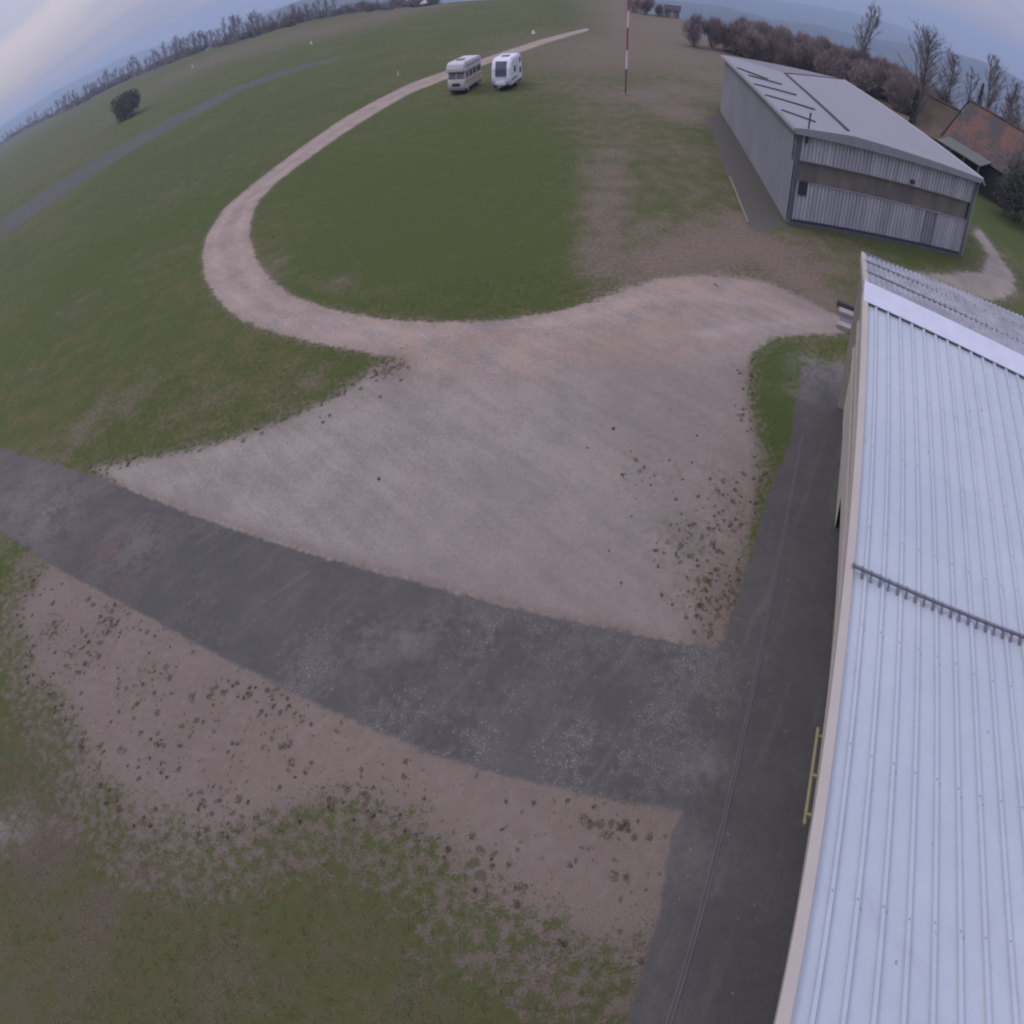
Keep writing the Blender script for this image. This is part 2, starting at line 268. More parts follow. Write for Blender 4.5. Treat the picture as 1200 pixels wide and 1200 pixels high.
    return n.fin(col, 0.95, 0.12)

# ------------------------------------------------------------------ terrain
RIM = [(-180,500),(-90,800),(-60,850),(-45,838),(-42.4,761),(-40.7,659),(-37.2,500),(-33.9,490),(-30.6,421),(-26.2,363),(-22.4,301),
       (-19,284),(-15.3,265),(-13.6,256),(-9.5,220),(-5.5,200),(0,195),(8,195),(11.5,185),(13,150),(16.4,146),(18.5,118),(21,116),(28,112),(34,112),
       (40,105),(44,112),(50,125),(60,130),(75,150),(95,200),(180,500)]
RA = np.array([a for a, _ in RIM], float); RR = np.array([r for _, r in RIM], float)
def terrain_z(x, y):
    r = np.hypot(x, y); az = np.degrees(np.arctan2(x, y))
    d = np.maximum(0, r - np.interp(az, RA, RR))
    return -235.0*(1 - np.exp(-(d/900.0)**1.15)) - 0.02*np.minimum(d, 60)

def sdist(poly, X, Y):
    P = np.array(poly, float); best = np.full(X.shape, 1e9); inside = np.zeros(X.shape, bool)
    for i in range(len(P)):
        a = P[i]; b = P[(i+1) % len(P)]
        dx, dy = b - a; L = dx*dx + dy*dy + 1e-12
        t = np.clip(((X-a[0])*dx + (Y-a[1])*dy)/L, 0, 1)
        best = np.minimum(best, np.hypot(X - a[0] - t*dx, Y - a[1] - t*dy))
        c = ((a[1] > Y) != (b[1] > Y))
        if dy != 0:
            inside ^= c & (X < (b[0]-a[0])*(Y-a[1])/dy + a[0])
    return np.where(inside, -best, best)

def fields(X, Y):
    F = {}
    s = {k: sdist(p, X, Y) for k, p in POLY.items()}
    F['sd'] = s
    F['sdg'] = np.minimum(np.minimum(s['track'], s['yard']), np.minimum(s['verge'], s['eastpath']))
    ga = np.full(X.shape, 0.42)
    ga = np.where((s['verge'] < s['yard']) & (s['verge'] < s['track']), 1.25, ga)
    ga = np.where((s['track'] < s['yard']) & (s['track'] < s['verge']), 0.30, ga)
    ga = np.where(s['eastpath'] <= F['sdg'], 0.7, ga)
    q = np.exp(-((X-13)**2/34 + (Y-30.5)**2/10)); ga = ga + 1.5*q
    F['ga'] = ga
    F['sda'] = np.minimum(s['road'], s['pavement'])
    F['sdr'] = s['runway']; F['sdp'] = s['hpath']
    for k, bl in BLOB.items():
        v = np.zeros(X.shape)
        for x, y, r, w in bl:
            v = np.maximum(v, w*np.exp(-((X-x)**2 + (Y-y)**2)/(r*r)*0.7))
        F[k] = v
    F['moss'] = np.maximum(F['moss'], 0.75*np.exp(-(np.minimum(np.abs(s['yard']), np.abs(s['verge']))/0.55)**2)*(np.minimum(s['track'], 9) > 1.0))
    edge = np.clip(1 - s['verge']/3.5, 0, 1)*(s['verge'] > 0)
    F['dry'] = np.maximum(F['dry'], edge*0.50)
    F['moss'] = np.maximum(F['moss'], 0.47*(s['verge'] < .5))
    F['moss'] = np.maximum(F['moss'], 0.55*np.exp(-((X-13)**2/30 + (Y-30.5)**2/7)))
    so = 0.85*np.clip(2.2 - s['verge'], 0, 1)*(s['verge'] < s['road'] + 50)
    so = np.maximum(so, 0.95*np.exp(-((X-12.5)**2/34 + (Y-30.5)**2/9)))
    so = np.maximum(so, 0.7*np.exp(-((X-7.6)**2/5 + (Y-14.0)**2/22)))
    so = np.maximum(so, 0.8*np.exp(-((X-16)**2/8 + (Y-25.5)**2/4)))
    so = np.maximum(so, 0.50*np.clip((X+1)/7, 0, 1)*(s['yard'] < .3)*np.clip((24-Y)/4, 0, 1))
    inyard = (s['yard'] < .4)
    so = np.maximum(so, 0.42*np.clip((19.5-Y)/7, 0, 1)*np.clip((X+9)/8, 0, 1)*inyard)
    so = np.maximum(so, 0.95*np.exp(-(np.maximum(s['pavement'], 0)/1.3)**2)*inyard*np.clip((19-Y)/3, 0, 1))
    so = np.maximum(so, 0.75*np.exp(-(np.maximum(s['road'], 0)/.35)**2)*(s['road'] > 0)*inyard)
    F['soil'] = so
    F['vignette'] = np.clip((17-np.hypot(X+3, Y-2))/6, 0, 1)*(1 - 0.75*F['pale'])*np.clip((s['verge']+1)/1.0, 0, 1)  # zone round the camera where vignetting is put into the turf colour
    F['pink'] = np.maximum(F['pink'], 0.85*(s['track'] < .4)*np.clip((12-X)/4, 0, 1))
    F['rut'] = np.where(s['track'] < 0, np.exp(-((s['track']+0.85)/.38)**2), 0)*(np.hypot(X, Y) > 24)
    r = np.hypot(X, Y); az = np.degrees(np.arctan2(X, Y))
    d = r - np.interp(az, RA, RR)
    F['far'] = np.clip(d/60, 0, 1)
    F['dry'] = np.maximum(F['dry'], 0.95*np.clip((r-52)/45, 0, 1)*np.clip((az-5)/6, 0, 1)*np.clip((62-az)/5, 0, 1))
    F['dry'] = np.maximum(F['dry'], 0.46*np.exp(-((X-13.0)/6.0)**2)*np.clip((Y-27)/5, 0, 1)*np.clip((75-Y)/15, 0, 1)*(F['sdp'] > .3))
    F['dry'] = np.maximum(F['dry'], 0.50*np.clip((15-np.hypot(X+4, Y-3))/5, 0, 1)*(F['verge_side'] if 'verge_side' in F else 1))
    return F
FLD = ['sdg','ga','sda','sdr','sdp','dry','lush','moss','pink','grit','rust','pale','far','soil','rut','vignette']

def ground_mesh(name, X, Y, Z, F, faces, mat):
    used = np.unique(faces); remap = np.full(X.size, -1); remap[used] = np.arange(used.size)
    fs = remap[faces]
    me = bpy.data.meshes.new(name)
    me.vertices.add(used.size); co = np.stack([X[used], Y[used], Z[used]], 1)
    me.vertices.foreach_set('co', co.ravel())
    me.loops.add(fs.size); me.loops.foreach_set('vertex_index', fs.ravel())
    me.polygons.add(len(fs)); me.polygons.foreach_set('loop_start', np.arange(0, fs.size, 4)); me.polygons.foreach_set('loop_total', np.full(len(fs), 4))
    me.update(calc_edges=True); me.validate()
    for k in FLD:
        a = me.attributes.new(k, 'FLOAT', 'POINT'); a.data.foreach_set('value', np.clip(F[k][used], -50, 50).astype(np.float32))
    me.polygons.foreach_set('use_smooth', np.ones(len(me.polygons), bool))
    me.materials.append(mat)
    o = bpy.data.objects.new(name, me); COL.objects.link(o)
    return struct(o)

def build_ground():
    mat = ground_material()
    A = np.radians(np.concatenate([np.arange(-72, 72, 0.36), np.arange(72, 288, 3.0)]))
    rad = [0.6]
    while rad[-1] < 165: rad.append(rad[-1]*1.0125)
    while rad[-1] < 6900: rad.append(rad[-1]*1.06)
    rad = np.array(rad)
    AA, RD = np.meshgrid(A, rad)
    X = (np.sin(AA)*RD).ravel(); Y = (np.cos(AA)*RD).ravel()
    Z = terrain_z(X, Y)
    F = fields(X, Y)
    na, nr = len(A), len(rad)
    i, j = np.meshgrid(np.arange(nr-1), np.arange(na), indexing='ij')
    j2 = (j+1) % na
    faces = np.stack([i*na+j, i*na+j2, (i+1)*na+j2, (i+1)*na+j], -1).reshape(-1, 4)
    g = ground_mesh('ground', X, Y, Z, F, faces, mat)
    # close the little hole under the camera mast
    bm = bmesh.new(); bm.from_mesh(g.data); bm.verts.ensure_lookup_table()
    bmesh.ops.holes_fill(bm, edges=[e for e in bm.edges if e.is_boundary and e.verts[0].co.length < 2], sides=0)
    bm.to_mesh(g.data); bm.free()
    s = F['sd']
    fc = lambda a: a[faces].mean(1)
    road, pave, trk, yard, verge, hp, ep, rw = (fc(s[k]) for k in ('road','pavement','track','yard','verge','hpath','eastpath','runway'))
    taken = np.zeros(len(faces), bool)
    for name, sd, off in (('pavement', pave, .004), ('road', road, .004), ('gravel_track', trk, .004), ('gravel_yard', yard, .004),
                          ('gravel_verge', verge, .004), ('path', hp, .004), ('gravel_path', ep, .004), ('runway', rw, .012)):
        sel = (sd < 0.03) & ~taken; taken |= sel
        if sel.sum(): ground_mesh(name, X, Y, Z + off, F, faces[sel], mat)
build_ground()

# ------------------------------------------------------------------ turf: blades and weeds close to the camera
def build_turf():
    def blades(pts, hmin, hmax, per, spread, wid):
        vs = []; fs = []
        for (x, y) in pts:
            for _ in range(per):
                a = random.uniform(0, 6.283); q = random.random()**.6*spread
                bx, by = x + q*math.cos(a), y + q*math.sin(a)
                h = random.uniform(hmin, hmax); w = wid*random.uniform(.6, 1.3); b = random.uniform(0, 6.283)
                lx, ly = random.gauss(0, .6)*h, random.gauss(0, .6)*h
                k = len(vs)
                vs += [(bx-w*math.cos(b), by-w*math.sin(b), -.005), (bx+w*math.cos(b), by+w*math.sin(b), -.005), (bx+lx, by+ly, h)]
                fs.append((k, k+1, k+2))
        return vs, fs
    def mat(name, c0, c1, c2):
        n = NT(name); r = n.rand()
        col = n.mix(n.step(r, 0.0, 0.7), c0, c1); col = n.mix(n.step(r, 0.80, 0.86), col, c2)
        return n.fin(col, 0.9, 0.1)
    N = 42000
    rr = 2.5 + 26*RNG.random(N)**.8; aa = np.radians(RNG.uniform(-74, 74, N))
    X = rr*np.sin(aa); Y = rr*np.cos(aa); F = fields(X, Y)
    keep = (F['sdg'] > F['ga']*RNG.uniform(-0.2, 1.2, N)) & (F['sda'] > .35) & (RNG.random(N) > F['dry']*.75)
    v, f = blades(list(zip(X[keep], Y[keep])), .03, .075, 3, .09, .007)
    me = bpy.data.meshes.new('grass'); me.from_pydata(v, [], f); me.materials.append(mat('grass_blade', (0.066,0.072,0.028), (0.110,0.094,0.052), (0.17,0.14,0.095)))
    o = bpy.data.objects.new('grass', me); COL.objects.link(o); struct(o, 'stuff')
    # weeds: dark low clumps growing in the gravel
    N = 16000
    X = RNG.uniform(-19, 12, N); Y = RNG.uniform(2.5, 27, N); F = fields(X, Y)
    keep = (F['sdg'] < .35) & (F['sda'] > .08) & (RNG.random(N) < (F['moss']**2.0)*.48) & (np.hypot(X, Y) < 30) & (F['sd']['track'] > .3)
    pts = list(zip(X[keep], Y[keep]))
    vs, fs = [], []
    for (x, y) in pts:
        s = random.choice((.035, .045, .055, .07, .10)); per = int(70*s/.1)
        v, f = blades([(x, y)], .012, .035, per, s, .014)
        for _ in range(random.choice((1, 1, 2, 3))):
            dx, dy = x + random.gauss(0, s*.7), y + random.gauss(0, s*.7); rr = s*random.uniform(.45, .85); b0 = len(v); nn_ = 9
            for ring, (fr, hz) in enumerate(((1.0, -.004), (.62, rr*.17))):
                for q in range(nn_):
                    an = 6.283*q/nn_; u_ = rr*fr*random.uniform(.75, 1.2); v.append((dx+u_*math.cos(an), dy+u_*math.sin(an), hz*random.uniform(.8,1.2)))
            v.append((dx, dy, rr*.24))
            for q in range(nn_):
                q2 = (q+1) % nn_; f += [(b0+q, b0+q2, b0+nn_+q2), (b0+q, b0+nn_+q2, b0+nn_+q), (b0+nn_+q, b0+nn_+q2, b0+2*nn_)]
        k = len(vs); vs += v; fs += [tuple(i+k for i in t) for t in f]
    me = bpy.data.meshes.new('weeds'); me.from_pydata(vs, [], fs); me.materials.append(mat('weed_blade', (0.100,0.082,0.056), (0.130,0.105,0.072), (0.15,0.125,0.09)))
    o = bpy.data.objects.new('weeds', me); COL.objects.link(o); struct(o, 'stuff')
build_turf()

# ------------------------------------------------------------------ hills
def build_hills():
    def hill_mat(name, a, b):
        n = NT(name); k = n.noise(0.006, 4, .6); k2 = n.noise(0.03, 4, .65)
        c = n.mix(n.step(k, .42, .6), a, b); c = n.mul(c, n.math('ADD', n.math('MULTIPLY', n.step(k2, .35, .65), 1.1), .45))
        return n.fin(c, 0.95, 0.05)
    def ridge(name, prof, dist, seed, mat, depth, rough):
        az = np.arange(prof[0][0], prof[-1][0]+.01, 0.2)
        e = np.interp(az, [p[0] for p in prof], [p[1] for p in prof])
        rng = np.random.default_rng(seed); nz = np.zeros(az.size)
        for f in (2, 5, 11, 23, 60):
            nz += np.sin(np.radians(az)*f*2.6 + rng.uniform(0, 6.28))*rough/f**.7
        d = np.interp(az, *zip(*dist)) if isinstance(dist, list) else np.full(az.size, float(dist))
        top = 11 + d*np.tan(np.radians(e + nz))
        rows = []
        for k, t in enumerate((0, .12, .3, .55, .8, 1.0, 1.25)):
            rr = d - depth*(1-t) if t <= 1 else d + depth*(t-1)*2
            zz = -236 + (top + 236)*(math.sin(min(t, 1)*math.pi/2)**.8 if t <= 1 else .8)
            zz = zz + (rng.normal(0, 1.2, az.size) if 0 < t < 1 else 0)
            rows.append([(float(r*math.sin(R(a))), float(r*math.cos(R(a))), float(z)) for r, a, z in zip(rr, az, zz)])
        m = MB(); m.sheet(rows); o = m.build(name, mat, None, smooth=True); struct(o)
    far = hill_mat('hill_far', (0.030,0.040,0.034), (0.052,0.060,0.044))
    wood = hill_mat('hill_wood', (0.028,0.040,0.032), (0.046,0.050,0.038))
    ridge('far_hills', [(-75,.5),(-45,.30),(-39,.42),(-32,.12),(-27,-.45),(-24,-.72),(-18,-.86),(-16,-.8),(-8,-1.2),(0,-1.4),(12,-1.7),(18,-1.9),(21,-2.15),(24,-2.35),(27,-1.95),(31,-1.43),(34,-1.3),(37,-1.15),(39,-1.35),(42,-1.6),(55,-1.5),(75,-1)], 4600, 3, far, 1900, .03)
    ridge('wooded_hills', [(37.5,-2.6),(38.6,-1.95),(39.6,-1.58),(40.8,-1.48),(42.5,-1.25),(44.1,-1.1),(46.8,-1.15),(52,-.9),(70,-.4)], 2600, 5, wood, 1100, .025)
    ridge('valley_ridge', [(2,-2.6),(10,-3.0),(16,-3.3),(20,-3.1),(24,-3.35),(28,-2.9),(32,-2.75),(36,-2.2),(39,-2.3),(44,-2.6),(50,-2.4)], 2300, 12, wood, 900, .03)
    ridge('wooded_ridge', [(-24,-1.9),(-21,-1.25),(-18.5,-.95),(-16,-.88),(-12,-1.2),(-6,-1.7)], 2100, 9, wood, 800, .03)
build_hills()

# ------------------------------------------------------------------ sheet metal hangar on the right (near)
def near_hangar():
    Q = Vector((9.858, 13.23, 5.5)); 
    e1 = Vector((0.7408, -0.6717, 0.0))
    az = R(33.4); sl = R(10.0)
    vd = Vector((-math.sin(az)*math.cos(sl), -math.cos(az)*math.cos(sl), -math.sin(sl)))
    nn = e1.cross(vd).normalized()
    if nn.z < 0: nn = -nn
    L = 15.2; S = 16.0
    bow = lambda t: 0.22*math.sin(math.pi*max(0, min(t, 13.4))/13.4) if t < 13.4 else -0.05*(t-13.4)
    P = lambda s, t, h=0.0: Q + e1*(s + bow(t)) + vd*t + nn*h
    root = thing('metal_hangar', 'large hangar with pale blue ribbed metal roof and cream verge, cut by the frame edge', 'hangar', Q - Vector((0, 0, 5.5)))
    base = root.location.copy()
    P0 = lambda s, t, h=0.0: P(s, t, h) - base
    # materials
    n = NT('roof_metal'); po = n.tc.outputs['Object']
    a = n.noise(0.35, 3, .6); b = n.noise(3.0, 4, .6); c = n.noise(30, 2)
    st = n.noise(1.0, 3, .6, vec=n.vscale(po, (2.6, 0.7, 1.0)))
    col = n.mix(n.step(a, .35, .7), (0.350,0.385,0.425), (0.390,0.425,0.455))
    col = n.mix(n.math('MULTIPLY', n.step(st, .60, .80), .30), col, (0.265,0.275,0.335))
    sp = n.math('MULTIPLY', n.step(n.voro(2.1), .085, .045), n.step(b, .50, .58))
    col = n.mix(n.math('MULTIPLY', sp, .6), col, (0.10,0.10,0.13))
    col = n.mul(col, n.math('ADD', n.math('MULTIPLY', c, .16), n.math('ADD', n.math('MULTIPLY', b, .14), .85)))
    mroof = n.fin(col, n.math('ADD', n.math('MULTIPLY', b, .15), .42), .45)
    n = NT('ridge_metal'); col = n.mul((0.47,0.48,0.55), n.math('ADD', n.math('MULTIPLY', n.noise(2.2, 4), .3), .85)); mcap = n.fin(col, .45, .4)
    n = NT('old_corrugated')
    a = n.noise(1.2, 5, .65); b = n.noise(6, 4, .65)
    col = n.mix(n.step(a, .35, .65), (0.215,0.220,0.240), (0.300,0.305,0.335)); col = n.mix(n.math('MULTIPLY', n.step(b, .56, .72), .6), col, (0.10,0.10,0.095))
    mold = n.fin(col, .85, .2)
    mcream = simple('cream_trim', (0.375,0.335,0.290), .6, .3, .10, 1.2)
    mtan = simple('tan_cladding', (0.33,0.305,0.265), .75, .2, .15, 1.5)
    mdark = simple('dark_gap', (0.04,0.04,0.05), .8, .1)
    mguard = simple('galvanised_grey', (0.165,0.165,0.19), .5, .4, .2, 3)
    myel = simple('yellow_paint', (0.27,0.235,0.115), .6, .3, .2, 4)
    mscrew = simple('screw_head', (0.22,0.23,0.26), .6, .3)
    # near slope with ribs (profile across, stations along)
    pr = [(-0.0, 0.0)]; k = 0.30
    while k < S:
        pr += [(k-.044, 0), (k-.027, .048), (k+.027, .048), (k+.044, 0), (k+.158, 0), (k+.166, .0015), (k+.170, .0015), (k+.178, 0)]; k += .352
    m = MB(); ts = np.linspace(0.05, L, 30)
    m.sheet([[P0(s, float(t), h) for s, h in pr] for t in ts]); nf = len(m.f)
    sk = .30; rs = random.Random(4)
    while sk < S:
        for t in (1.3, 3.05, 4.8, 6.55, 8.3, 10.05, 11.8, 13.55):
            tt_ = t + rs.uniform(-.03, .03); c_ = P0(sk, tt_, .050)
            m.tube(c_, c_ + nn*.008, .012, .009, 7); 
            if rs.random() < .5: c_ = P0(sk+.06, tt_+rs.uniform(.02,.08), .004); m.tube(c_, c_ + nn*.005, .010, .008, 6)
        sk += .352
    ro = m.build('roof', mroof, root); ro.data.materials.append(mscrew)
    for i_ in range(nf, len(ro.data.polygons)): ro.data.polygons[i_].material_index = 1
    # ridge capping
    m = MB(); c0 = .10
    rows = []
    for (t, h) in ((-.02, .13), (.30, .105), (.66, .075), (.66, .055), (.3, .07)):
        rows.append([P0(s, t, h) for s in np.linspace(-.08, S, 20)])
    m.sheet(rows); m.build('ridge_cap', mcap, root)
    m = MB(); m.sheet([[P0(s, .60, .003) for s in (0, S)], [P0(s, .60, .055) for s in (0, S)]]); m.build('closure_strip', mdark, root)
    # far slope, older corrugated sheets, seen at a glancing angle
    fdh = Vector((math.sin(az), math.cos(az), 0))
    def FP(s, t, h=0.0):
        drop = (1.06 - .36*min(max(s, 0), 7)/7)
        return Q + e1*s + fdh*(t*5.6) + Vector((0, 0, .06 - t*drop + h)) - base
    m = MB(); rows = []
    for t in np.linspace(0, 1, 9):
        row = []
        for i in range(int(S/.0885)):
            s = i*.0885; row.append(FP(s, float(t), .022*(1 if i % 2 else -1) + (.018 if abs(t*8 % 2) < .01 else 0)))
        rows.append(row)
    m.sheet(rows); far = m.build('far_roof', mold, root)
    m = MB()
    for t in (.33, .68, .985):
        m.bar(FP(-.02, t, .045), FP(S, t, .045), .05, .035)
        for i in range(int(S/.354)): m.tube(FP(.15+i*.354, t, .03), FP(.15+i*.354, t, .075), .02, .016, 5)
    m.build('sheet_lap', mguard, root)
    # snow guard
    m = MB(); T = 7.45
    m.bar(P0(.02, T, .115), P0(S, T-.1, .115), .035, .05, nn)
    i = 0
    while .05 + i*.176 < S:
        s = .05 + i*.176; m.bar(P0(s, T, .10), P0(s, T+.055, .012), .045, .03, nn); m.bar(P0(s, T-.01, .15), P0(s, T-.01, .06), .05, .03, nn); i += 1
    m.build('snow_guard', mguard, root)
    # verge flashing
    m = MB(); W0 = -.105
    secs = [(W0, -.26), (W0, .075), (.055, .075), (.055, .0)]
    tt = np.linspace(-.02, L+.1, 34)
    m.sheet([[P0(s, float(t), h) for s, h in secs] for t in tt])
    m.sheet([[FP(s, float(t), h*.6) for s, h in secs] for t in np.linspace(0, 1.01, 8)])
    m.build('verge_flashing', mcream, root)
    # gable: closed wall under the far slope, wide open doorway with a header under the near slope
    def vert(p): return Vector((p.x, p.y, 0))
    m = MB(); inn = .0
    top = [P0(.34, float(t), -.05) for t in (.35, 0)] + [FP(.34, float(t), -.05) for t in np.linspace(.05, 1, 6)]
    m.sheet([top, [vert(p) for p in top]]); m.build('gable_wall', mtan, root)
    m = MB(); top = [P0(inn, float(t), -.03) for t in np.linspace(-.4, L-.3, 24)]
    m.sheet([top, [Vector((p.x, p.y, min(2.5, p.z-.1))) for p in top]])
    back = [P0(inn+.35, float(t), -.03) for t in np.linspace(-.4, L-.3, 24)]
    m.sheet([[Vector((p.x, p.y, min(2.5, p.z-.1))) for p in top], [Vector((p.x, p.y, min(2.5, p.z-.1))) for p in back]]); m.build('door_header', mtan, root)
    m = MB()
    ew = [P0(s, L-.3, -.05) for s in (inn, S)]; m.sheet([ew, [Vector((p.x, p.y, 0)) for p in ew]]); m.build('side_wall', mtan, root); m = MB()
    bw = [FP(s, .97, -.05) for s in (inn, S)]; m.sheet([bw, [Vector((p.x, p.y, 0)) for p in bw]]); m.build('side_wall', mtan, root)
    m = MB()
    es = [P0(S-.1, float(t), -.05) for t in np.linspace(L, 0, 8)] + [FP(S-.1, float(t), -.05) for t in np.linspace(.05, 1, 5)]
    m.sheet([es, [Vector((p.x, p.y, 0)) for p in es]]); m.build('end_wall', mtan, root)
    # door head rails on the gable (two level bars standing off the wall)
    out = Vector((-math.cos(az), math.sin(az), 0))
    def G(t, z, off): 
        p = P0(0, t, 0); return Vector((p.x, p.y, z)) + out*off
    for (t0, t1, z0, z1, off, w, h) in ((-.3, 13.0, 4.6, 2.85, .035, .05, .14), (-.3, 11.5, 4.0, 2.75, .035, .05, .10)):
        m = MB(); tq = np.linspace(t0, t1, 14); zf = lambda t: z0 + (z1-z0)*(t-t0)/(t1-t0)
        for a_, b_ in zip(tq[:-1], tq[1:]): m.bar(G(float(a_), zf(a_), off), G(float(b_), zf(b_), off), w, h)
        m.build('door_rail', mcream, root)
    m = MB(); m.bar(FP(.29, .02, 0) - Vector((0,0,2.2)), FP(.29, .97, 0) - Vector((0,0,2.2)), .08, .18); m.bar(FP(.28, .02, 0) - Vector((0,0,3.4)), FP(.28, .97, 0) - Vector((0,0,3.0)), .06, .14); m.build('wall_batten', mcream, root)
    m = MB(); m.bar(G(9.25, 3.0, .16), G(10.7, 2.9, .16), .045, .045)
    for t in (9.35, 10.0, 10.6): m.bar(G(t, 2.97, .0), G(t, 2.97, .16), .04, .04)
    m.build('rail_bracket', myel, root)
near_hangar()

# ------------------------------------------------------------------ far hangar
def far_hangar():
    rz = math.atan2(-.165, .986)
    root = thing('corrugated_hangar', 'long grey hangar with striped corrugated front, brown window band and pale low roof', 'hangar', (17.84, 33.68, 0), rz)
    W = 13.75; D = 26.0; WB = 12.9; H = 4.25
    n = NT('corrugated_sheet'); po = n.tc.outputs['Object']
    a = n.noise(.5, 4, .6, vec=n.vscale(po, (3.0, 1, .35))); b = n.noise(14, 3)
    col = n.mix(n.step(a, .3, .72), (0.315,0.315,0.345), (0.455,0.452,0.480)); col = n.mul(col, n.math('ADD', n.math('MULTIPLY', b, .25), .87))
    mcor = n.fin(col, .55, .35)
    msheet2 = simple('corrugated_patch', (0.255,0.256,0.280), .6, .3, .15, 1)
    n = NT('window_band'); a = n.noise(.6, 4, .65, vec=n.vscale(po if False else n.tc.outputs['Object'], (1.5, 1, .5)))
    col = n.mix(n.step(a, .38, .66), (0.115,0.105,0.098), (0.165,0.145,0.120)); mband = n.fin(col, .4, .4)
    n = NT('side_wall'); a = n.noise(.25, 4, .6); b = n.noise(1, 3, .6, vec=n.vscale(n.tc.outputs['Object'], (1, 3, .5)))
    col = n.mix(n.step(a, .3, .7), (0.185,0.190,0.208), (0.225,0.228,0.242)); col = n.mul(col, n.math('ADD', n.math('MULTIPLY', b, .3), .85)); mside = n.fin(col, .65, .3)
    mroof = simple('pale_roof', (0.215,0.208,0.222), .6, .35, .10, .5)
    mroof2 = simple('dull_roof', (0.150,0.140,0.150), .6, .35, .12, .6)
    mfasc = simple('grey_fascia', (0.235,0.230,0.255), .6, .3, .15, 1.5)
    mdark = simple('dark_steel', (0.042,0.042,0.060), .5, .3)
    mpost = simple('blue_grey_post', (0.090,0.092,0.125), .5, .4)
    mseam_shadow = simple('dark_seam_and_lap_shadow', (0.055,0.052,0.068), .7, .2)
    mglass = simple('dark_pane', (0.035,0.037,0.05), .15, .5)
    mwhite = simple('white_trim', (0.5,0.49,0.52), .5, .3)
    mconc = simple('concrete_plinth', (0.10,0.095,0.10), .9, .1, .25, 2)
    # walls
    m = MB()
    rows = []
    for z in (0.0, H):
        row = []; y = 0.18
        while y < D:
            for (dy, dx) in ((0, 0), (.21, 0), (.23, .02), (.25, .02), (.27, 0)):
                yy = min(y+dy, D); row.append((dx, yy, z if z == 0 else z - .25*yy/D))
            y += .30
        rows.append(row)
    m.sheet(rows); m.build('side_wall', mside, root)
    m = MB(); m.hexa([(0,D-.1,0),(WB,D-.1,0),(WB,D,0),(0,D,0),(0,D-.1,H-.27),(WB,D-.1,H-.27),(WB,D,H-.27),(0,D,H-.27)]); m.build('back_wall', mside, root)
    m = MB(); m.hexa([(W-.1,.3,0),(W,.3,0),(WB,D-.1,0),(WB-.1,D-.1,0),(W-.1,.3,H),(W,.3,H),(WB,D-.1,H-.27),(WB-.1,D-.1,H-.27)]); m.build('side_wall', mside, root)
    # corrugated front doors: trapezoid ribs
    def corr(x0, x1, z0, z1, y, mat, name, gap=None):
        m = MB(); P = []; x = x0
        while x < x1 - .01:
            for (dx, dy) in ((0, 0), (.085, 0), (.10, -.10), (.19, -.10), (.205, 0)):
                if x+dx <= x1: P.append((x+dx, y+dy))
            x += .256
        P.append((x1, y)); m.sheet([[(p[0], p[1], z0) for p in P], [(p[0], p[1], z1) for p in P]])
        return m.build(name, mat, root)
    corr(.22, W-.22, 3.02, H-.02, 0, mcor, 'front_cladding')
    corr(.22, 10.05, .28, 2.02, 0, mcor, 'door_panel'); corr(11.0, W-.22, .28, 2.02, 0, mcor, 'door_panel')
    corr(10.05, 11.0, .28, 2.02, .03, msheet2, 'door_panel')
    m = MB(); rows = []
    xs = np.arange(.3, W-.29, .1285)
    m.sheet([[(x, .05 + (.012 if i % 2 else 0), z) for i, x in enumerate(xs)] for z in (2.02, 3.02)]); wb = m.build('window_band', mband, root)
    m = MB()
    for z in (2.02, 3.02): m.box(.3, W-.3, -.115, .03, z-.02, z+.02)
    m.build('band_frame', mfasc, wb)
    m = MB(); m.box(.3, W-.3, -.13, .06, .16, .28); m.build('door_rail', mdark, root)
    m = MB(); m.box(-.05, W+.05, -.22, .20, 0, .15); m.build('plinth', mconc, root)
    for x in (0, W-.3):
        m = MB(); m.box(x+.05, x+.25, -.11, .17, .15, H+.02); m.build('corner_post', mpost, root)
    # small window, lamp, vent pipe, wall plate
    m = MB(); m.box(.50, 1.02, -.125, -.105, 1.48, 2.08); w = m.build('window', mglass, root)
    m = MB()
    for b in ((.47,.52,1.45,2.11),(1.0,1.05,1.45,2.11),(.52,1.0,1.45,1.50),(.52,1.0,2.06,2.11),(.74,.78,1.5,2.06),(.52,.74,1.76,1.79),(.78,1.0,1.76,1.79)): m.box(b[0], b[1], -.14, -.104, b[2], b[3])
    m.build('frame', mdark, w)
    m = MB(); m.bar((8.35,0,3.25),(8.35,-.28,3.32),.05,.05); m.box(8.2,8.5,-.40,-.22,3.16,3.36); m.build('floodlight', mdark, root, bevel=.02)
    m = MB(); m.tube((.55,-.13,3.9),(.55,-.13,5.15),.055,.055,8); m.box(.46,.64,-.17,-.06,3.85,4.1); m.tube((.55,-.13,5.15),(.55,-.13,5.22),.09,.07,8); m.build('vent_pipe', mdark, root)
    m = MB(); m.box(-.05,-.01,.42,.66,3.70,4.10); m.box(-.05,-.01,.42,.66,3.32,3.62); m.box(-.05,-.01,.40,.64,2.88,3.28); pl = m.build('wall_plate', mdark, root)
    m = MB(); m.box(-.06,-.05,.46,.56,3.40,3.50); m.build('plate_mark', mfasc, pl)
    m = MB(); m.box(-.06,-.05,.46,.56,2.98,3.06); m.build('plate_mark', mfasc, pl)
    # roof: low, ridge near the left side, hipped towards the back
    o = .32
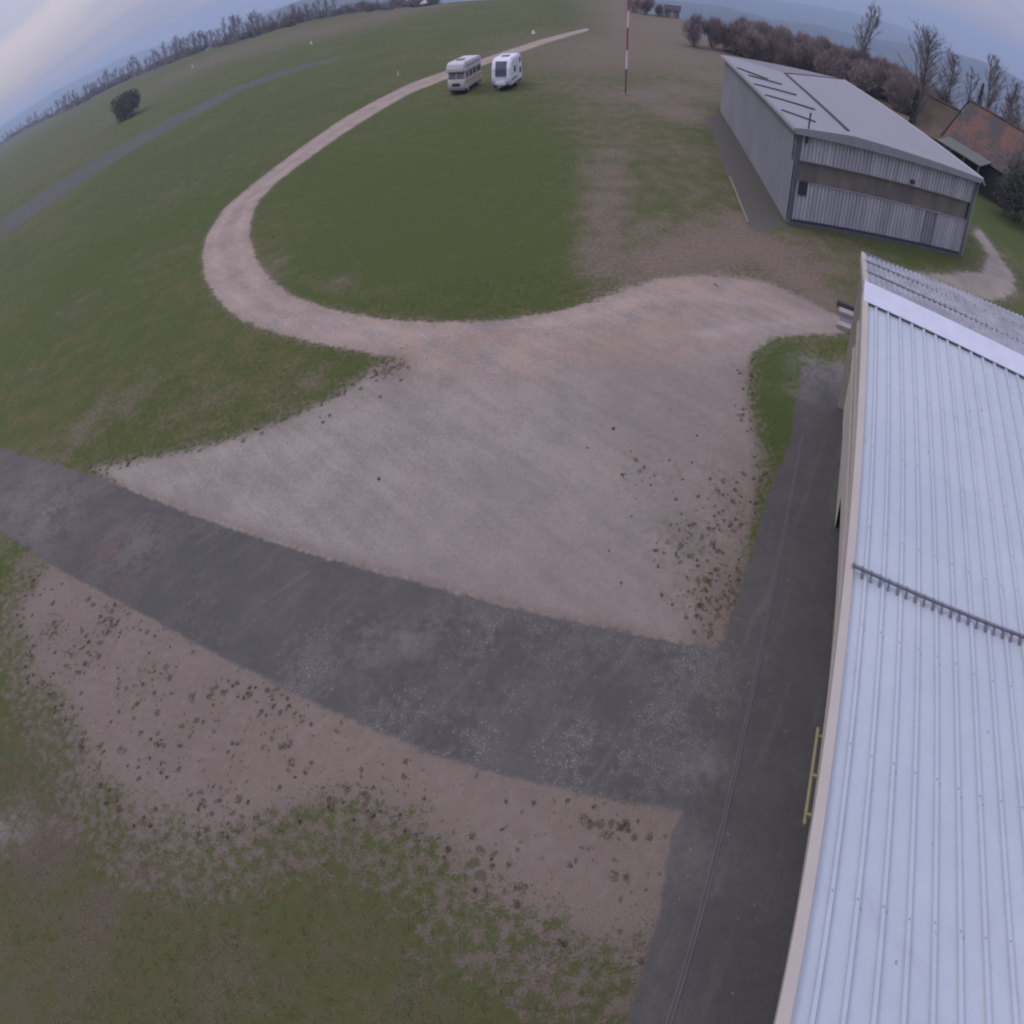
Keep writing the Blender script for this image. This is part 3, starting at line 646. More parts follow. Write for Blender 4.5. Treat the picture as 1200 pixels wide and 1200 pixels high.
    A = (-o, D+o, 4.05); B = (WB+.02, D+o+.4, 4.05); C = (W+.10, -o, 4.46); Dd = (-o, -o, 4.46); E = (3.95, 18.1, 4.50); Fp = (3.55, -o, 4.66)
    def slab(name, pts, mat, th=.10):
        m = MB(); k = len(pts); q = pts + [(p[0], p[1], p[2]-th) for p in pts]
        m.add(q, [tuple(range(k)), tuple(range(2*k-1, k-1, -1))] + [(i, k+i, k+(i+1) % k, (i+1) % k) for i in range(k)])
        return m.build(name, mat, root)
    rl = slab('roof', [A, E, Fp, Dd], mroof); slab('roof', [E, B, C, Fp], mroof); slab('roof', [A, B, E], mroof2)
    # dark bars standing in for sheet-lap shadow lines on the left slope; ridge seam
    def on_left(x, y):
        t = (x+o)/(3.8+o); ze = 4.46 - .41*(y+o)/(D+2*o); zr = 4.66 - .16*(y+o)/18.4
        return ze + (zr-ze)*t
    for (x0, y0, x1, y1) in ((-.2,18.9,1.5,14.6),(.1,15.6,2.3,12.9),(-.2,12.0,2.5,9.4),(-.2,8.2,2.7,5.3),(-.1,3.9,1.6,1.75)):
        m = MB(); m.bar((x0,y0,on_left(x0,y0)+.03),(x1,y1,on_left(x1,y1)+.03),.16,.05); m.build('lap_shadow', mseam_shadow, rl)
    m = MB(); m.bar((E[0],E[1],E[2]+.02),(Fp[0],.75,Fp[2]+.02),.20,.07); m.build('ridge_seam', mseam_shadow, rl)
    m = MB(); m.bar((E[0],E[1],E[2]+.02),(B[0],B[1],B[2]+.02),.12,.05); m.build('hip_seam', mseam_shadow, rl)
    # fascias and gutters
    m = MB()
    m.add([(-o,-o-.03,4.20),(W+.10,-o-.03,4.20),(W+.10,-o-.03,4.47),(3.55,-o-.03,4.67),(-o,-o-.03,4.47),
           (-o,-o+.05,4.20),(W+.10,-o+.05,4.20),(W+.10,-o+.05,4.47),(3.55,-o+.05,4.67),(-o,-o+.05,4.47)],
          [(0,1,2,3,4),(9,8,7,6,5),(0,5,6,1),(1,6,7,2),(2,7,8,3),(3,8,9,4),(4,9,5,0)])
    m.build('fascia', mfasc, root)
    m = MB(); m.box(-o, W+.1, -o+.06, -.01, 4.19, 4.22); m.build('soffit', mfasc, root)
    m = MB(); m.bar((-o-.06,-o,4.36),(-o-.06,D+o,3.95),.12,.14); gt = m.build('gutter', mfasc, root)
    m = MB(); m.bar((W+.15,-o-.02,4.44),(WB+.07,D+o+.4,4.03),.10,.12); m.build('gutter', mwhite, root)
    m = MB(); m.tube((W+.16,-.34,4.38),(W+.40,-.42,4.18),.05,.05,7); m.tube((W+.16,-.34,4.38),(W+.08,-.12,4.05),.05,.05,7); m.tube((W+.08,-.12,4.05),(W+.08,-.12,.05),.04,.04,7); m.build('downpipe', mfasc, root)
    # pale kerb on the outer edge of the paved strip (own thing)
    k = MB(); k.bar((16.44,40.78,.03),(14.98,33.35,.03),.10,.10); kb = k.build('kerb', simple('pale_kerb', (0.20,0.19,0.16), .9, .1, .3, 3)); tag(kb, 'thin pale kerb edging the paved strip beside the grey hangar', 'kerb')
far_hangar()

# ------------------------------------------------------------------ camper van and caravan
def wheel(parent, x, y, r, w, mt, mr):
    m = MB(); prof = []
    m.tube((x-w/2, y, r), (x+w/2, y, r), r, r, 18); wh = m.build('wheel', mt, parent, bevel=.02)
    m = MB(); m.tube((x-w/2-.012, y, r), (x+w/2+.012, y, r), r*.56, r*.56, 14); m.build('hubcap', mr, wh)
    return wh

def vehicles():
    mwhite = simple('caravan_white', (0.62,0.62,0.66), .35, .5, .06, .8)
    mcreamy = simple('camper_cream', (0.43,0.40,0.36), .45, .4, .10, .8)
    mtop = simple('camper_white', (0.47,0.45,0.46), .45, .4, .10, .8)
    mst = simple('camper_stripe', (0.26,0.17,0.11), .5, .3)
    mgl = simple('tinted_glass', (0.035,0.042,0.085), .12, .6, .2)
    mgl2 = simple('grey_glass', (0.10,0.095,0.12), .2, .5, .3, 3)
    mblk = simple('rubber', (0.025,0.025,0.028), .8, .2)
    mgrey = simple('trim_grey', (0.20,0.20,0.23), .5, .3)
    mrim = simple('hub_metal', (0.33,0.33,0.35), .4, .5)
    mred = simple('lamp_red', (0.30,0.03,0.03), .3, .5); mamb = simple('lamp_clear', (0.5,0.45,0.4), .2, .5)
    # --- old cream camper: local x across (0 left .. 2.05 right side seen), y from front to rear, z up
    root = thing('camper_van', 'old cream camper van with high white overcab and brown side stripe by the gravel track', 'camper van', (-3.55, 67.25, 0), R(-20))
    Wd = 2.02; Ln = 5.2
    m = MB()   # body: side profile extruded across; front at y=0
    prof = [(.10,.42),(.02,.62),(.0,.98),(.16,1.22),(.34,1.72),(5.16,1.74),(5.2,1.6),(5.2,.55),(5.1,.42)]
    n_ = len(prof); vs = [(-Wd, p[0], p[1]) for p in prof] + [(0, p[0], p[1]) for p in prof]
    m.add(vs, [tuple(range(n_-1,-1,-1)), tuple(range(n_, 2*n_))] + [(i, (i+1) % n_, n_+(i+1) % n_, n_+i) for i in range(n_)])
    body = m.build('body', mcreamy, root, bevel=.06)
    m = MB()   # overcab and roof
    prof = [(-.02,1.76),(-.10,1.95),(.05,2.36),(.5,2.50),(4.9,2.42),(5.2,2.28),(5.18,1.742)]
    n_ = len(prof); vs = [(-Wd-.0, p[0], p[1]) for p in prof] + [(0.0, p[0], p[1]) for p in prof]
    m.add(vs, [tuple(range(n_-1,-1,-1)), tuple(range(n_, 2*n_))] + [(i, (i+1) % n_, n_+(i+1) % n_, n_+i) for i in range(n_)])
    m.build('roof', mtop, root, bevel=.07)
    m = MB(); m.hexa([(-Wd+.12,.155,1.24),(-.12,.155,1.24),(-.12,.335,1.68),(-Wd+.12,.335,1.68),(-Wd+.12,.125,1.26),(-.12,.125,1.26),(-.12,.300,1.70),(-Wd+.12,.300,1.70)]); ws = m.build('windscreen', mgl2, root)
    m = MB(); m.bar((-Wd/2,.125,1.24),(-Wd/2,.305,1.70),.07,.05); m.build('pillar', mcreamy, ws)
    for y0, y1, mt in ((.52,1.25,mgl2),(1.45,2.35,mgl),(2.55,3.55,mgl),(3.75,4.95,mgl)):
        m = MB(); m.box(.0, .018, y0, y1, 1.22, 1.70); m.build('side_window', mt, root, bevel=.006)
    for y0, y1 in ((.6,1.3),(1.6,2.6),(3.0,4.4)):
        m = MB(); m.box(-Wd-.018, -Wd, y0, y1, 1.22, 1.68); m.build('side_window', mgl, root)
    m = MB(); m.box(.0, .014, .2, 5.1, .86, 1.0); m.box(.0, .014, .9, 4.6, .66, .72); m.build('stripe', mst, root)
    m = MB(); m.box(.003, .02, .6, 4.7, 2.02, 2.18); m.build('awning_rail', mgrey, root)
    m = MB(); m.box(-Wd+.02, -.02, -.12, .10, .38, .58); m.build('bumper', mgrey, root, bevel=.03)
    m = MB(); m.box(-Wd+.55, -.55, -.015, .03, .68, .92); m.build('grille', mblk, root)
    for x in (-Wd+.32, -.32):
        m = MB(); m.tube((x, -.02, .80), (x, .05, .80), .12, .12, 12); m.build('headlight', mamb, root)
    m = MB(); m.box(-Wd+.5,-.7,1.6,2.3,2.46,2.58); m.build('roof_hatch', mgrey, root, bevel=.03)
    for x in (-.16, -Wd+.16):
        for y in (1.05, 4.15): wheel(root, x, y, .36, .2, mblk, mrim)
    m = MB(); m.box(-Wd+.08, -.08, .2, 5.0, .25, .42); m.build('chassis', mblk, root)
    # --- modern white caravan
    root = thing('caravan', 'white modern caravan with tall dark front window, parked right of the cream camper', 'caravan', (1.36, 66.85, 0), R(-19))
    Wd = 2.15
    prof = [(.30,.38),(.02,.62),(-.02,1.0),(.12,1.75),(.42,2.26),(.85,2.46),(3.9,2.44),(4.32,2.25),(4.48,1.5),(4.45,.6),(4.3,.38)]
    n_ = len(prof); vs = [(-Wd, p[0], p[1]) for p in prof] + [(0, p[0], p[1]) for p in prof]
    m = MB(); m.add(vs, [tuple(range(n_-1,-1,-1)), tuple(range(n_, 2*n_))] + [(i, (i+1) % n_, n_+(i+1) % n_, n_+i) for i in range(n_)])
    m.build('body', mwhite, root, bevel=.12, smooth=False)
    def fy(z): return float(np.interp(z, [.62,1.0,1.75,2.26], [.02,-.02,.12,.42]))
    m = MB(); rows = []
    for z in np.linspace(1.18, 2.26, 7): rows.append([(x, fy(z)-.022 + (.02 if x in (-Wd+.44, -.44) else 0), float(z)) for x in (-Wd+.44, -Wd+.47, -.47, -.44)])
    m.sheet(rows); m.build('front_window', mgl, root)
    m = MB(); m.box(-Wd+.44,-.44,-.045,-.01,1.10,1.16); m.build('window_frame', mgrey, root)
    for z in (1.62,):
        m = MB(); m.box(-Wd+.45,-.45,fy(z)-.035,fy(z)-.02,z-.012,z+.012); m.build('window_bar', mgrey, root)
    m = MB(); m.box(0,.02,1.35,2.05,1.25,1.75); m.build('side_window', mgl, root, bevel=.006)
    m = MB(); m.box(0,.02,3.35,3.95,1.80,2.16); m.build('side_window', mgl, root, bevel=.006)
    m = MB(); m.box(0,.02,3.35,4.05,.92,1.36); m.build('side_window', mgl, root, bevel=.006)
    m = MB(); m.box(0,.016,.35,2.5,.72,.90); m.box(0,.016,2.5,3.1,.78,.86); m.build('side_graphic', mgrey, root)
    m = MB(); m.box(0,.02,2.4,3.0,.5,2.1); m.build('door', mwhite, root, bevel=.008)
    m = MB(); m.box(-Wd-.02,-Wd,1.0,2.6,1.2,1.75); m.build('side_window', mgl, root)
    m = MB(); m.bar((-Wd/2,.35,.42),(-Wd/2,-1.15,.45),.10,.10); m.bar((-Wd+.5,.4,.42),(-Wd/2,-.75,.42),.06,.06); m.bar((-.5,.4,.42),(-Wd/2,-.75,.42),.06,.06); m.tube((-Wd/2,-.95,0),(-Wd/2,-.95,.5),.05,.05,8); m.build('tow_bar', mgrey, root)
    m = MB(); m.box(-Wd+.5,-.5,-.30,.04,.48,.78); m.build('gas_locker', mwhite, root, bevel=.06)
    for x in (-.14, -Wd+.14): wheel(root, x, 2.5, .32, .19, mblk, mrim)
    m = MB(); m.box(-Wd+.1,-.1,.35,4.2,.24,.37); m.build('chassis', mblk, root)
    for x in (-.25, -Wd+.25):
        m = MB(); m.box(x-.06,x+.06,4.40,4.47,.8,1.0); m.build('tail_light', mred, root)
    m = MB(); m.box(-1.5,-.7,1.7,2.4,2.44,2.54); m.build('roof_hatch', mgrey, root, bevel=.02)
vehicles()

# ------------------------------------------------------------------ banded mast
def mast():
    root = thing('banded_mast', 'tall thin mast painted in red and white bands on the worn grass', 'mast', (13.16, 63.7, 0))
    mw = simple('mast_white', (0.62,0.60,0.62), .5, .3); mr = simple('mast_red', (0.27,0.035,0.045), .5, .3); md = simple('mast_dark_red', (0.115,0.050,0.060), .6, .3)
    zs = [(0,1.95,md),(1.95,3.35,mw),(3.35,5.05,mr),(5.05,6.3,mw),(6.3,7.6,mr)]
    for z0, z1, mt in zs:
        m = MB(); m.tube((0,0,z0),(0,0,z1),.085,.085,10); m.build('mast_band', mt, root)
    m = MB(); m.box(-.25,.25,-.25,.25,0,.08); m.build('base', simple('mast_base', (0.2,0.19,0.19), .9), root)
mast()

# ------------------------------------------------------------------ small things on the ground
def small_things():
    mc = simple('concrete_pale', (0.27,0.24,0.235), .9, .1, .2, 3); md = simple('weathered_timber', (0.085,0.072,0.075), .9, .1, .25, 3); mg = simple('concrete_grey', (0.135,0.122,0.125), .9, .1, .2, 2)
    def slab(p, q, w, h, mat, name, label, cat):
        m = MB(); m.bar((*p, h/2), (*q, h/2), w, h); o = m.build(name, mat, bevel=.012); tag(o, label, cat)
    slab((16.45,24.05), (18.4,22.65), .45, .16, mc, 'concrete_kerb', 'pale concrete kerb beside the near hangar wall, upper of two', 'kerb')
    slab((15.75,22.95), (17.6,21.65), .42, .16, mc, 'concrete_kerb', 'pale broken concrete kerb next to the green grass corner, lower of two', 'kerb')
    slab((16.2,23.45), (18.1,22.15), .50, .06, mg, 'concrete_slab', 'grey concrete slab lying between the two pale kerbs', 'slab')
    slab((16.75,24.75), (18.7,23.2), .28, .20, md, 'timber_sleeper', 'dark timber sleeper lying along the upper kerb by the hangar', 'sleeper')
    # double guide rail let into the asphalt
    root = thing('guide_rail', 'thin double steel guide rail let into the dark asphalt beside the hangar', 'rail', (1.3,2.75,0))
    ms = simple('worn_steel', (0.150,0.140,0.130), .8, .2, .25, 2)
    a = Vector((0.0,0.0,.010)); b = Vector((9.35,13.85,.010)); d = (b-a).normalized(); s = Vector((d.y,-d.x,0))
    for off in (-.035,.035):
        m = MB(); m.bar(a+s*off, b+s*off, .014, .014); m.build('rail', ms, root)
    m = MB(); m.bar(a-Vector((0,0,.003)), b-Vector((0,0,.003)), .06, .004); m.build('slot', simple('slot_dirt', (0.080,0.075,0.070), .9), root)
    # loose stones on the yard
    mst = simple('field_stone', (0.21,0.19,0.185), .9, .1, .3, 6); mds = simple('dark_stone', (0.07,0.06,0.06), .9, .1, .3, 6)
    for i, (x, y, r, mt, lab) in enumerate(((3.6,17.7,.06,mds,'dark stone lying in the middle of the gravel yard'),(-4.6,16.4,.055,mds,'dark stone on the gravel yard near the asphalt road edge'),
                                     (-15.6,37.3,.08,mds,'dark stone on the bend of the gravel track'))):
        bm = bmesh.new(); bmesh.ops.create_icosphere(bm, subdivisions=2, radius=r)
        for v in bm.verts: v.co = v.co*(1+random.uniform(-.18,.18)); v.co.z *= .55
        me = bpy.data.meshes.new('stone'); bm.to_mesh(me); bm.free(); me.materials.append(mt)
        o = bpy.data.objects.new('stone', me); COL.objects.link(o); o.location = (x, y, .02); tag(o, lab, 'stone')
    # airfield markers
    mw = simple('marker_white', (0.50,0.50,0.46), .6, .3)
    for (x, y, h, w, lab) in ((-45.2,155.4,.75,.9,'small white airfield marker beyond the runway, near the right end of the treeline'),
                              (-109.5,216.7,1.35,1.1,'small white cone marker far off on the left field below the treeline'),
                              (-13.2,83.8,.75,.30,'slim white marker post beside the gravel track left of the camper'),
                              (6.4,109.4,.65,.95,'low white marker on the far side of the gravel track above the caravan')):
        t = thing('airfield_marker', lab, 'marker', (x, y, 0))
        m = MB(); m.tube((0,0,.05),(0,0,h*.8),w*.36,w*.12,10); m.build('cone', mw, t)
        m = MB(); m.box(-w*.6,w*.6,-w*.6,w*.6,0,.05); m.build('base', mg, t)
small_things()

# ------------------------------------------------------------------ barn, outbuilding, far hut, far car
def barns():
    n = NT('red_tiles'); po = n.tc.outputs['Object']
    a = n.noise(.5, 4, .65); b = n.noise(4, 4, .6); w = n.math('SINE', n.math('MULTIPLY', n.noise(1, 0, vec=po), 1.0))
    col = n.mix(n.step(a, .40, .62), (0.080,0.068,0.066), (0.145,0.084,0.068)); col = n.mul(col, n.math('ADD', n.math('MULTIPLY', b, .6), .7)); mt = n.fin(col, .9, .1)
    n = NT('mossy_tiles'); a = n.noise(.6, 4, .65)
    col = n.mix(n.step(a, .40, .62), (0.100,0.085,0.060), (0.150,0.108,0.080)); mm = n.fin(col, .9, .1)
    mw = simple('dark_boards', (0.050,0.044,0.043), .9, .1, .3, 2); mp = simple('old_post', (0.10,0.092,0.078), .9, .1); ml = simple('lean_to_sheet', (0.115,0.122,0.108), .7, .2, .15, 1)
    mver = simple('dark_verge', (0.05,0.04,0.05), .8)
    def barn(root, length, dep, eave, ridge, mat, ov=.3, step=.35):
        # local: y along ridge, x=0 at the near eave wall, x grows to the back
        m = MB(); ce = dep/2
        for x in (0, dep): m.box(min(x, x+.2) if x == 0 else x-.2, .2 if x == 0 else x, 0, length, 0, eave)
        m.add([(0,0,0),(dep,0,0),(dep,0,eave),(ce,0,ridge-.1),(0,0,eave)], [(0,1,2,3,4)]); m.add([(0,length,0),(dep,length,0),(dep,length,eave),(ce,length,ridge-.1),(0,length,eave)], [(0,1,2,3,4)])
        m.build('wall', mw, root)
        m = MB()
        for sgn in (0, 1):
            rows = []
            ns = int(ce/step)+1
            for i in range(ns+1):
                t = i/ns; x = -ov + (ce+ov)*t; z = eave - ov*(ridge-eave)/ce + (ridge-eave)*(1+ov/ce)*t
                for dz in ((0, .02) if i < ns else (0,)):
                    xx = x if sgn == 0 else dep - x
                    rows.append([(xx, y, z+dz) for y in np.arange(-ov, length+ov+.01, .3)])
            m.sheet(rows)
        rf = m.build('roof', mat, root)
        for y in (-ov-.03, length+ov+.03):
            m = MB(); m.bar((-ov,y,eave-ov*(ridge-eave)/ce),(ce,y,ridge),.06,.2); m.bar((dep+ov,y,eave-ov*(ridge-eave)/ce),(ce,y,ridge),.06,.2)
            m.build('verge_board', mver, rf)
        m = MB(); m.bar((ce,-ov,ridge+.05),(ce,length+ov,ridge+.05),.25,.12); m.build('ridge_tiles', mat, rf)
        return root
    # ridge runs away from the camera's right: local +y -> (-.25,.968), local +x -> (.968,.25)
    r = thing('tiled_barn', 'old barn with patchy red tiled roof and dark boarded walls behind the grey hangar', 'barn', (48.25,43.6,-.2), math.atan2(.25,.968))
    barn(r, 9.2, 7.0, 2.95, 6.1, mt)
    m = MB(); m.hexa([(-2.3,2.6,2.45),(-.05,2.6,2.85),(-.05,8.6,2.85),(-2.3,8.6,2.45),(-2.3,2.6,2.52),(-.05,2.6,2.92),(-.05,8.6,2.92),(-2.3,8.6,2.52)]); m.build('lean_to_roof', ml, r)
    for y in (2.8, 4.8, 6.7, 8.5):
        m = MB(); m.bar((-2.15,y,0),(-2.15,y,2.46),.16,.16,(0,1,0)); m.build('post', mp, r)
    m = MB(); m.bar((-2.15,2.7,1.1),(-2.15,8.5,1.1),.06,.12); m.bar((-2.15,2.7,.55),(-2.15,8.5,.55),.06,.12); m.build('rail', mp, r)
    r = thing('mossy_outbuilding', 'low outbuilding with orange-brown mossy roof left of the red tiled barn', 'outbuilding', (49.2,56.2,-.6), math.atan2(.25,.968)+.30)
    barn(r, 4.6, 6.0, 2.2, 4.9, mm)
    # hut at the field's far edge
    r = thing('field_hut', 'tiny dark-roofed hut far off at the end of the brown field', 'hut', (39.2,141.5,0), R(-15))
    m = MB(); m.box(-1.6,1.6,-1.2,1.2,0,1.3); m.build('wall', simple('hut_wall', (0.16,0.15,0.16), .9), r)
    m = MB(); m.add([(-1.9,-1.5,1.2),(1.9,-1.5,1.2),(1.9,0,2.0),(-1.9,0,2.0),(1.9,1.5,1.2),(-1.9,1.5,1.2)], [(0,1,2,3),(3,2,4,5),(0,3,5),(1,4,2),(0,5,4,1)]); m.build('roof', simple('hut_roof', (0.06,0.05,0.06), .9), r)
    m = MB(); m.box(-.4,.4,-1.23,-1.2,.05,1.1); m.build('door', simple('hut_door', (0.3,0.29,0.3), .9), r)
    # far parked car
    r = thing('parked_car', 'small white car far away on the grass crest below the trees', 'car', (-21.0,203.0,-.1), R(70))
    mwh = simple('car_white', (0.62,0.62,0.64), .3, .5); mg = simple('car_glass', (0.05,0.06,0.08), .1, .5); mb = simple('car_tyre', (0.03,0.03,0.03), .8)
    prof = [(-2.0,.35),(-2.05,.75),(-1.3,.92),(-.6,1.42),(.9,1.45),(1.7,.95),(2.05,.85),(2.05,.35)]
    m = MB(); m.prism(prof, -.85, .85); m.build('body', mwh, r, bevel=.05)
    m = MB(); m.add([(-1.05,-.86,.98),(-.55,-.86,1.36),(.85,-.86,1.38),(1.45,-.86,.98),(-1.05,.86,.98),(-.55,.86,1.36),(.85,.86,1.38),(1.45,.86,.98)], [(0,1,2,3),(4,5,6,7)]); m.build('side_window', mg, r)
    for x in (-1.3,1.3):
        for y in (-.75,.75):
            m = MB(); m.tube((x,y-.1,.32),(x,y+.1,.32),.32,.32,14); m.build('wheel', mb, r)
barns()

# ------------------------------------------------------------------ trees
def twig_mat(name, c0, c1):
    n = NT(name); return n.fin(n.mix(n.rand(), c0, c1), .9, .05)
M_BARK = simple('bark', (0.105,0.090,0.086), .95, .1, .3, 3)
M_TWIG = twig_mat('twigs', (0.105,0.088,0.088), (0.190,0.160,0.152))
M_TWIGP = twig_mat('pale_twigs', (0.150,0.135,0.138), (0.240,0.215,0.205))
M_BRUSH = twig_mat('brushwood', (0.150,0.120,0.118), (0.270,0.210,0.195))
M_IVY = twig_mat('ivy', (0.060,0.072,0.042), (0.115,0.125,0.075))
M_CON = twig_mat('conifer_needles', (0.020,0.030,0.022), (0.048,0.060,0.042))
M_CON2 = twig_mat('dark_evergreen', (0.030,0.040,0.028), (0.070,0.078,0.055))
M_DARKB = twig_mat('dark_leaf', (0.150,0.165,0.130), (0.260,0.260,0.210))

def bare_tree(name, label, seed, h, spread, loc, group=None, twig=M_TWIG, tr=None, min_r=.012, depth=4, stems=1, ivy=0.0, upright=.8, split=(4, 6), nb=24):
    rnd = random.Random(seed)
    root = thing(name, label, 'tree', loc, rnd.uniform(0, 6.28), group)
    T = MB(); C = MB(); IV = []
    tr = tr or h*.016
    def grow(p, d, L, r, lev):
        n = 4 if lev < 2 else 3
        q = p.copy(); dd = d.copy(); pts = [(q.copy(), r)]
        for i in range(n):
            dd = (dd + Vector((rnd.gauss(0,.10), rnd.gauss(0,.10), .05*upright + rnd.gauss(0,.05)))).normalized()
            q = q + dd*(L/n); rr = max(min_r, r*(1-.62*(i+1)/n)); pts.append((q.copy(), rr))
        B = T if lev < 2 else C
        for (a, ra), (b, rb) in zip(pts[:-1], pts[1:]):
            B.tube(a, b, ra, rb, 7 if lev == 0 else (5 if lev == 1 else 3), caps=False)
        if lev >= depth: return
        k = (nb if lev == 0 else rnd.randint(*split))
        for i in range(k):
            t = (.22 + .78*(i+rnd.random())/k) if lev == 0 else rnd.uniform(.15, 1.0); f = min(t, .999)*n; i0 = min(int(f), n-1); fr = f-i0
            a = pts[i0][0].lerp(pts[i0+1][0], fr); ra = pts[i0][1]*(1-fr) + pts[i0+1][1]*fr
            an = rnd.uniform(0, 6.283); out = Vector((math.cos(an), math.sin(an), 0))
            nd = (d*upright*rnd.uniform(.7,1.2) + out*rnd.uniform(.7, 1.2) + Vector((0,0,.25))).normalized()
            if lev == 0: LL = h*spread*(math.sin(math.pi*(.16+.80*t))**.7)*rnd.uniform(.65, 1.1)
            else: LL = L*rnd.uniform(.42, .70)*(1.15-.4*t)
            grow(a, nd, LL, max(min_r, ra*.5), lev+1)
    for s in range(stems):
        lean = Vector((rnd.gauss(0,.10), rnd.gauss(0,.10), 1)) if stems > 1 else Vector((rnd.gauss(0,.03), rnd.gauss(0,.03), 1))
        grow(Vector((rnd.gauss(0,.25) if stems > 1 else 0, rnd.gauss(0,.25) if stems > 1 else 0, -.3)), lean.normalized(), h*.93*rnd.uniform(.9,1.0), tr*(1 if stems == 1 else .7), 0)
    T.build('trunk', M_BARK, root); C.build('crown', twig, root)
    if ivy > 0:
        m = MB()
        for _ in range(int(420)):
            z = rnd.uniform(0, h*ivy); a = rnd.uniform(0, 6.283); rr = tr*rnd.uniform(.9, 2.6)*(1.15-.5*z/(h*ivy))
            rr *= .75; p = Vector((rr*math.cos(a), rr*math.sin(a), z)); u = Vector((rnd.gauss(0,1), rnd.gauss(0,1), rnd.gauss(0,1))).normalized()*rnd.uniform(.05,.12); w = u.orthogonal().normalized()*rnd.uniform(.05,.1)
            m.add([p-u-w, p+u-w, p+u+w, p-u+w], [(0,1,2,3)])
        m.build('ivy', M_IVY, root)
    return root

def bush(name, label, seed, w, h, loc, mat, n=1500, group=None, cat='bush', leaf=False, sx=.05, sl=.55, stems=True):
    rnd = random.Random(seed); root = thing(name, label, cat, loc, rnd.uniform(0, 6.28), group)
    lobes = [(Vector((rnd.gauss(0,w*.20), rnd.gauss(0,w*.20), h*rnd.uniform(.25,.72))), rnd.uniform(.16,.30)*w) for _ in range(9)]
    m = MB()
    for i in range(n):
        c, r = rnd.choice(lobes); u = Vector((rnd.gauss(0,1), rnd.gauss(0,1), rnd.gauss(0,1)))
        u.normalize(); p = c + u*r*rnd.random()**.45
        p.z = max(.05, min(p.z, h))
        if leaf:
            a = Vector((rnd.gauss(0,1), rnd.gauss(0,1), rnd.gauss(0,.6))).normalized()*sl*rnd.uniform(.5,1); b = a.orthogonal().normalized()*sl*.6*rnd.uniform(.6,1)
            m.add([p-a, p-b*.8, p+a, p+b], [(0,1,2,3)])
        else:
            d = (u*.6 + Vector((0,0,.8)) + Vector((rnd.gauss(0,.4), rnd.gauss(0,.4), rnd.gauss(0,.3)))).normalized(); L = sl*rnd.uniform(.6,1.6); s = d.orthogonal().normalized()*sx
            m.add([p-s, p+s, p+d*L], [(0,1,2)])
    m.build('crown', mat, root)
    if stems:
        t = MB()
        for k in range(7):
            a = rnd.uniform(0, 6.283); q = w*.12*rnd.random(); c, r = lobes[k]
            t.tube((q*math.cos(a), q*math.sin(a), -.2), c, .06, .025, 5, caps=False)
        t.build('trunk', M_BARK, root)
    return root

def at(az, r): return (r*math.sin(R(az)), r*math.cos(R(az)))
def gz(x, y): return float(terrain_z(np.array([x]), np.array([y]))[0])
def put(az, r, dz=0): 
    x, y = at(az, r); return (x, y, gz(x, y)+dz)

